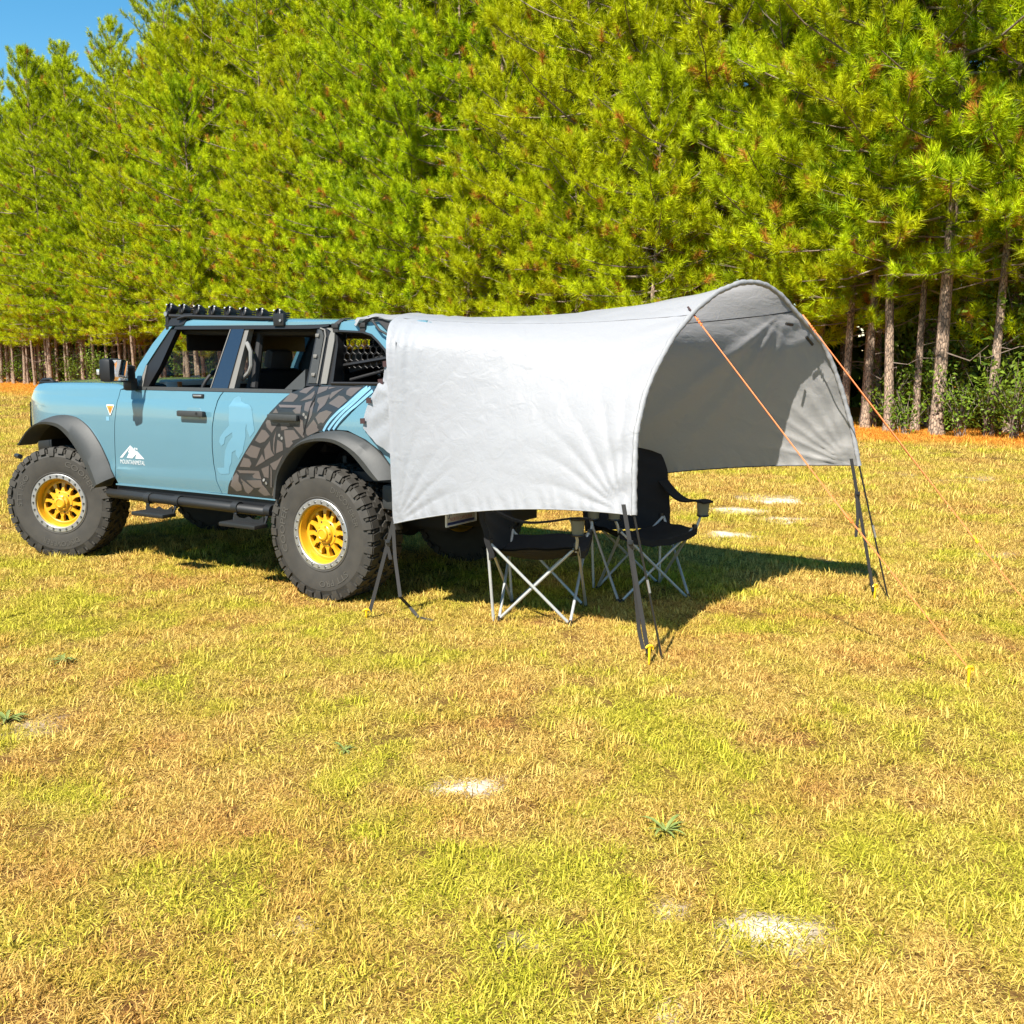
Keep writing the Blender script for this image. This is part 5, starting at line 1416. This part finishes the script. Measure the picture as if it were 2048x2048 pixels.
def make_pine(seed, H, base, Rm, nb, dens, dead_low=10, dead=.04, K=88, ln=.205, wd=.0125):
    g = np.random.default_rng(seed)
    tr = MB()
    ph = g.uniform(0, 6.28); bend = g.uniform(.05, .30)
    def axis(z):
        t = z / H
        return np.array([bend * math.sin(t * 2.6 + ph) - bend * math.sin(ph), bend * .8 * math.cos(t * 2.2 + ph) - bend * .8 * math.cos(ph), z])
    r0 = .050 + H * .0040
    zs = [0, .12, .35, .8, 1.6] + list(np.linspace(2.6, H * .985, 9))
    tr.tube([axis(z) - np.array([0, 0, .15 if z == 0 else 0]) for z in zs], [r0 * (1.5 if z == 0 else 1.22 if z < .2 else 1.06 if z < .5 else 1) * max(.10, 1 - z / H * .93) for z in zs], 9)
    tw = MB(); CP, CD = [], []
    for i in range(nb):
        t = (i + g.uniform(0, 1)) / nb
        t = t ** 1.12
        z = base + (H - base) * t * .975
        prof = min(1, .62 + t * 1.9) * max(0, 1 - t ** 2.6) ** .62 * .92 + .09
        L_ = Rm * prof * g.uniform(.65, 1.15)
        az = i * 2.399 + g.uniform(-.5, .5)
        el = math.radians(-10 + 60 * t ** 1.5 + g.uniform(-10, 14))
        o = axis(z); d = np.array([math.cos(az) * math.cos(el), math.sin(az) * math.cos(el), math.sin(el)])
        pts = []
        for k in range(5):
            s_ = k / 4
            pts.append(o + d * L_ * s_ + np.array([0, 0, L_ * (.22 * s_ * s_ - .10 * s_)]) + g.normal(0, .03, 3) * s_)
        rb = .010 + L_ * .0085
        tw.tube(pts, [rb, rb * .8, rb * .6, rb * .45, rb * .3], 5, False)
        nt_ = max(4, int(L_ * 3.5 * dens))
        for k in range(nt_):
            s_ = .22 + .78 * (k + g.uniform(0, 1)) / nt_
            a = pts[min(int(s_ * 4), 3)]; b = pts[min(int(s_ * 4) + 1, 4)]; p = a + (b - a) * (s_ * 4 - min(int(s_ * 4), 3))
            dd = unit(d * .75 + np.array([-d[1], d[0], 0]) * g.uniform(-1.1, 1.1) + np.array([0, 0, g.uniform(.1, .85)]))
            l2 = g.uniform(.18, .50) * (1.15 - .4 * s_)
            q = p + dd * l2
            if g.uniform() < .55: tw.tube([p, q], [.006, .004], 3, False)
            CP.append(q); CD.append(unit(dd * .8 + np.array([0, 0, .8])))
            if g.uniform() < .5:
                CP.append(p + dd * l2 * .4 + g.normal(0, .06, 3)); CD.append(unit(dd + g.normal(0, .4, 3) + np.array([0, 0, .4])))
        CP.append(pts[-1]); CD.append(unit(d + np.array([0, 0, .7])))
    for k in range(int(22 * dens)):
        z = H * (1 - .10 * g.uniform() ** 2); CP.append(axis(min(z, H)) + g.normal(0, .16, 3)); CD.append(unit(np.array([g.normal(0, .35), g.normal(0, .35), 1])))
    for k in range(int((H - base) * 9 * dens)):
        z = base + (H - base) * g.uniform(.05, .97); a_ = g.uniform(0, 6.28); CP.append(axis(z) + np.array([math.cos(a_), math.sin(a_), .2]) * g.uniform(.2, .5)); CD.append(unit(np.array([math.cos(a_) * .5, math.sin(a_) * .5, .8])))
    # bare dead branches under the crown
    for k in range(dead_low):
        z = g.uniform(1.2, base + (H - base) * .25); az = g.uniform(0, 6.28); l_ = g.uniform(.5, 1.7); o = axis(z)
        d = np.array([math.cos(az), math.sin(az), g.uniform(-.35, .35)])
        p1 = o + d * l_ * .5 + g.normal(0, .06, 3); p2 = o + d * l_ + np.array([0, 0, g.uniform(-.3, .25)])
        tw.tube([o, p1, p2], [.013, .009, .004], 4, False)
        for _ in range(2):
            p3 = p1 + (p2 - p1) * g.uniform(.1, .8); tw.tube([p3, p3 + np.array([d[0], d[1], 0]) * .25 + g.normal(0, .16, 3)], [.006, .003], 3, False)
    CP, CD = np.array(CP), np.array(CD)
    V, F = needle_clumps(g, CP, CD, K, ln, wd, .27)
    isd = g.uniform(0, 1, len(CP)) < dead * np.clip(1.7 - (CP[:, 2] - base) / (H - base) * 1.6, .25, 1.7)
    tone = np.clip(np.repeat(g.uniform(0, 1, len(CP)), K * 3) + np.repeat(g.normal(0, .14, len(CP) * K), 3), 0, 1)
    crown = mesh_np('crown', V, F, [M['needles'], M['dead_needles']], np.repeat(isd, K), tone)
    return tr, tw, crown

def build_forest():
    protos = {}
    def proto(kind, *a, **k):
        tr, tw, crown = make_pine(*a, **k)
        root = empty('pine_tree', (0, 0, 0))
        tr.build('trunk', M['bark'], root, 60, flip_fix=False); tw.build('branches', M['twig'], root, 60, flip_fix=False)
        c = bpy.data.objects.new('crown', crown); COL.objects.link(c); c.parent = root
        protos.setdefault(kind, []).append(root)
    for k, (H, b, rm) in enumerate(((14.5, 3.5, 2.4), (12.0, 3.2, 2.3), (16.5, 3.7, 2.5), (10.5, 3.0, 2.1))):
        proto('front', 200 + k, H, b, rm * 1.2, int(H * 6), 1.35, 9)
    for k, (H, b, rm) in enumerate(((20.5, 6.0, 2.5), (19.5, 5.0, 2.4), (21.5, 7.5, 2.5))):
        proto('deep', 300 + k, H, b, rm * 1.2, int(H * 4), 1.3, 14, .03, K=60, ln=.22, wd=.017)
    for k, (H, b, rm) in enumerate(((8.5, 2.3, 2.0), (7.0, 1.9, 1.8))):
        proto('young', 500 + k, H, b, rm, int(H * 8), 1.5, 4)
    used = {k: [False] * len(v) for k, v in protos.items()}
    used_n = 0
    def place(kind, i, x, y, rz, sc, lab, group):
        p = protos[kind][i]
        if not used[kind][i]:
            used[kind][i] = True; o = p
        else:
            o = copy_tree(p)
        o.location = (x, y, 0); o.rotation_euler = (random.uniform(-.02, .02), random.uniform(-.02, .02), rz); o.scale = (sc, sc, sc)
        tag(o, lab, 'pine tree', group)
        return o
    words = ['first', 'second', 'third', 'fourth', 'fifth', 'sixth', 'seventh', 'eighth', 'ninth', 'tenth', 'eleventh', 'twelfth', 'thirteenth', 'fourteenth', 'fifteenth', 'sixteenth', 'seventeenth', 'eighteenth', 'nineteenth', 'twentieth', 'twenty-first', 'twenty-second', 'twenty-third', 'twenty-fourth', 'twenty-fifth', 'twenty-sixth']
    def seen(x, y, m=2.6):
        return abs(x) < .515 * y + m
    front = []
    s = -24.0
    while s < 74:
        front.append((s, random.uniform(.2, 1.5))); s += random.uniform(1.55, 2.35) if s < 56 else random.uniform(1.3, 2.0)
    fr = []
    def along(px):
        k = (px - 1024) / 2055.98 / .985; y = (TL0 @ TLN) / (k * TLN[0] + TLN[1])
        return float((np.array([k * y, y]) - TL0) @ TLD)
    lone = ((1690, .7, 2, .92, 'slim pine trunk close to the right shoulder of the tent'), (1762, .1, 0, 1.05, 'pine whose pale trunk rises behind the farther orange line'), (1797, .5, 1, .95, 'slimmer pine just right of the trunk behind the orange line'), (1868, -.2, 2, 1.25, 'pine with the thickest trunk of all, right of the tent'), (1955, .2, 0, .96, 'thin pine trunk between the thickest trunk and the right edge'))
    sa, sb_ = along(1660), along(1990)
    for px, d, i, sc, lab in lone:
        x, y = TL0 + TLD * along(px) + TLN * d
        place('front', i, x, y, random.uniform(0, 6.28), sc, lab, None)
    for s, d in front:
        x, y = TL0 + TLD * s + TLN * d
        if seen(x, y) and not sa < s < sb_: fr.append((x, y))
    n = len(fr)
    for k, (x, y) in enumerate(fr):
        px = x / y
        if k < n // 2: lab = 'front row pine of the forest edge, %s trunk from the left end' % words[min(k, 25)]
        else: lab = 'front row pine of the forest edge, %s trunk from the right end' % words[min(n - 1 - k, 25)]
        i = random.choice((0, 0, 1, 1, 2, 3))
        place('front', i, x, y, random.uniform(0, 6.28), random.uniform(.74, 1.18), lab, 'pines along the edge of the forest')
    cnt = 0
    s = 27.0; young = []
    while s < 70:
        d = random.uniform(-.6, .6); x, y = TL0 + TLD * s + TLN * d
        if s > sa - 1: x, y = x + TLN[0] * 1.3, y + TLN[1] * 1.3
        if seen(x, y): young.append((x, y))
        s += random.uniform(2.2, 3.6)
    for k, (x, y) in enumerate(young):
        place('young', random.randrange(2), x, y, random.uniform(0, 6.28), random.uniform(.85, 1.15), 'young low-branched pine in front of the forest, %s of its kind from the left' % words[min(k, 25)], 'young pines before the forest edge')
    for row, (d0, sp) in enumerate(((1.7, 1.75), (3.4, 1.9), (5.6, 2.1), (8.4, 2.6))):
        s = -44.0 + row * .9
        while s < 78:
            x, y = TL0 + TLD * (s + random.uniform(-.5, .5)) + TLN * (d0 + random.uniform(-.8, .8))
            if seen(x, y) and not (row >= 1 and (.401 < x / y < .416)):
                kind = 'front' if (row == 0 and random.random() < .55) else 'deep'
                i = random.randrange(len(protos[kind]))
                place(kind, i, x, y, random.uniform(0, 6.28), random.uniform(.9, 1.06) * (.94 if s < 26 else 1.0), 'tall pine standing deeper in the forest behind the front row', 'pines deeper in the forest'); cnt += 1
            s += sp * random.uniform(.8, 1.25)
    print('pines', n, cnt, {k: [len(o.children[-1].data.polygons) if o.children else 0 for o in v] for k, v in protos.items()})
build_forest()

# ------------------------------------------------------------------ leafy undergrowth
def shrub_mesh(seed, h, r, nst, lpn, ls, gappy=.0):
    g = np.random.default_rng(seed); st = MB(); P, N_ = [], []
    for i in range(nst):
        az = g.uniform(0, 6.28); ln = h * g.uniform(.6, 1.1); sp = r * g.uniform(.15, .9)
        p0 = np.array([g.normal(0, .06), g.normal(0, .06), -.03]); p2 = np.array([math.cos(az) * sp, math.sin(az) * sp, ln]); p1 = (p0 + p2) / 2 + np.array([math.cos(az) * -.05, math.sin(az) * -.05, ln * .08])
        st.tube([p0, p1, p2], [.010, .007, .003], 4, False)
        for k in range(lpn):
            t = g.uniform(.25, 1.05); p = p0 * (1 - t) ** 2 + 2 * p1 * t * (1 - t) + p2 * t * t
            P.append(p + g.normal(0, .10 * h, 3) * np.array([1, 1, .7])); N_.append(unit(g.normal(0, 1, 3) + np.array([0, 0, .8])))
    P, N_ = np.array(P), np.array(N_); P[:, 2] = np.maximum(P[:, 2], .05); n = len(P)
    a = unit(np.cross(N_, g.normal(size=(n, 3)))); b = np.cross(N_, a); s_ = ls * g.uniform(.6, 1.25, n)[:, None]
    V = np.stack([P - a * s_, P + b * s_ * .42 + N_ * s_ * .08, P + a * s_, P - b * s_ * .42 + N_ * s_ * .08], 1).reshape(-1, 3)
    tone = np.clip(np.repeat(g.uniform(0, 1, n), 4), 0, 1)
    return st, mesh_np('foliage', V, np.arange(n * 4).reshape(-1, 4), [M['leaves']], None, tone)

def undergrowth():
    kinds = []
    for k, (h, r, ns, lp, ls) in enumerate(((.9, .6, 16, 26, .055), (1.4, .8, 18, 34, .06), (2.4, 1.0, 18, 60, .075), (3.6, 1.2, 22, 90, .085))):
        st, me = shrub_mesh(400 + k, h, r, ns, lp, ls)
        root = empty('leafy_shrub'); st.build('stems', M['twig'], root, 60, flip_fix=False)
        c = bpy.data.objects.new('foliage', me); COL.objects.link(c); c.parent = root; kinds.append([root, False])
    def put(k, x, y, sc, lab, grp='leafy shrubs under the pines'):
        root, u = kinds[k]
        o = copy_tree(root) if u else root
        kinds[k][1] = True
        o.location = (x, y, 0); o.rotation_euler = (0, 0, random.uniform(0, 6.28)); o.scale = (sc, sc, sc); tag(o, lab, 'shrub', grp)
    def at(px, d):
        """ground point on the ray through picture column px, d metres behind the forest edge"""
        k = (px - 1024) / 2055.98 / .985
        # x = k*y ; (p-TL0).n = d
        y = (d + TL0 @ TLN) / (k * TLN[0] + TLN[1])
        return k * y, y
    named = ((1795, -.6, 0, 1.0, 'bright green low shrub at the foot of the trunk right of the tent'), (1760, .8, 1, .9, 'dark leafy shrub behind the bright low shrub right of the tent'), (1905, -.4, 1, .95, 'leafy shrub between the thick pine and the thin pine at right'),
             (1960, .0, 1, 1.0, 'leafy shrub left of the lower right corner of the forest edge'), (2010, -.3, 1, 1.1, 'yellow-green shrub at the right edge of the forest'), (1850, 1.2, 2, .9, 'tall dark shrub behind the thickest trunk at right'), (1990, 1.5, 3, 1.0, 'broadleaf sapling at the far right under the pines'), (2040, 1.2, 3, 1.15, 'tallest broadleaf sapling cut by the right edge'))
    for px, d, k, sc, lab in named:
        x, y = at(px, d); put(k, x, y, sc, lab, None)
    for nth, px in enumerate((20, 60, 95, 130, 170, 215, 265, 320)):
        x, y = at(px + random.uniform(-8, 8), random.uniform(.3, 2.0)); put(random.choice((1, 1, 2)), x, y, random.uniform(.8, 1.1), 'small green shrub at the foot of the far left pines, %s from the left' % ('first', 'second', 'third', 'fourth', 'fifth', 'sixth', 'seventh', 'eighth')[nth], 'shrubs along the far left forest edge')
    for i in range(34):
        s = random.uniform(6, 70); d = random.uniform(1.2, 8); x, y = TL0 + TLD * s + TLN * d
        if abs(x) < .52 * y + 1.5: put(random.choice((1, 2, 2, 3)), x, y, random.uniform(.8, 1.3), 'leafy shrub in the shade between the pine trunks', 'shrubs in the shade of the forest')
    # backing thicket added to make the depth between the trunks dark: one mass
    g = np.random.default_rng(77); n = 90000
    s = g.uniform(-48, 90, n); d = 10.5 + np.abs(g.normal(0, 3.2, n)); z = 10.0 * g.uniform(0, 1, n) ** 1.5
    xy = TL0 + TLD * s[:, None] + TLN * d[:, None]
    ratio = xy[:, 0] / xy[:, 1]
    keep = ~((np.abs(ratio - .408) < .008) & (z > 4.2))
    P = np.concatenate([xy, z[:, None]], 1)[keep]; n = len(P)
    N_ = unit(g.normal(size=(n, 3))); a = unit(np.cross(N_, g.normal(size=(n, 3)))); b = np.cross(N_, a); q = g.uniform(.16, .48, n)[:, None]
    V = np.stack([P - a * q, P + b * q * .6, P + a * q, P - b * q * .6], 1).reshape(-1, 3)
    me = mesh_np('woods', V, np.arange(n * 4).reshape(-1, 4), [M['leaves']], None, np.repeat(g.uniform(0, .4, n), 4))  # low tones only: the forest gloom is put into the leaf colour
    o = bpy.data.objects.new('woods', me); COL.objects.link(o); tag(o, 'dark-leaved backing thicket added to blacken the forest depth behind the trunks', 'woods', kind='stuff')
undergrowth()
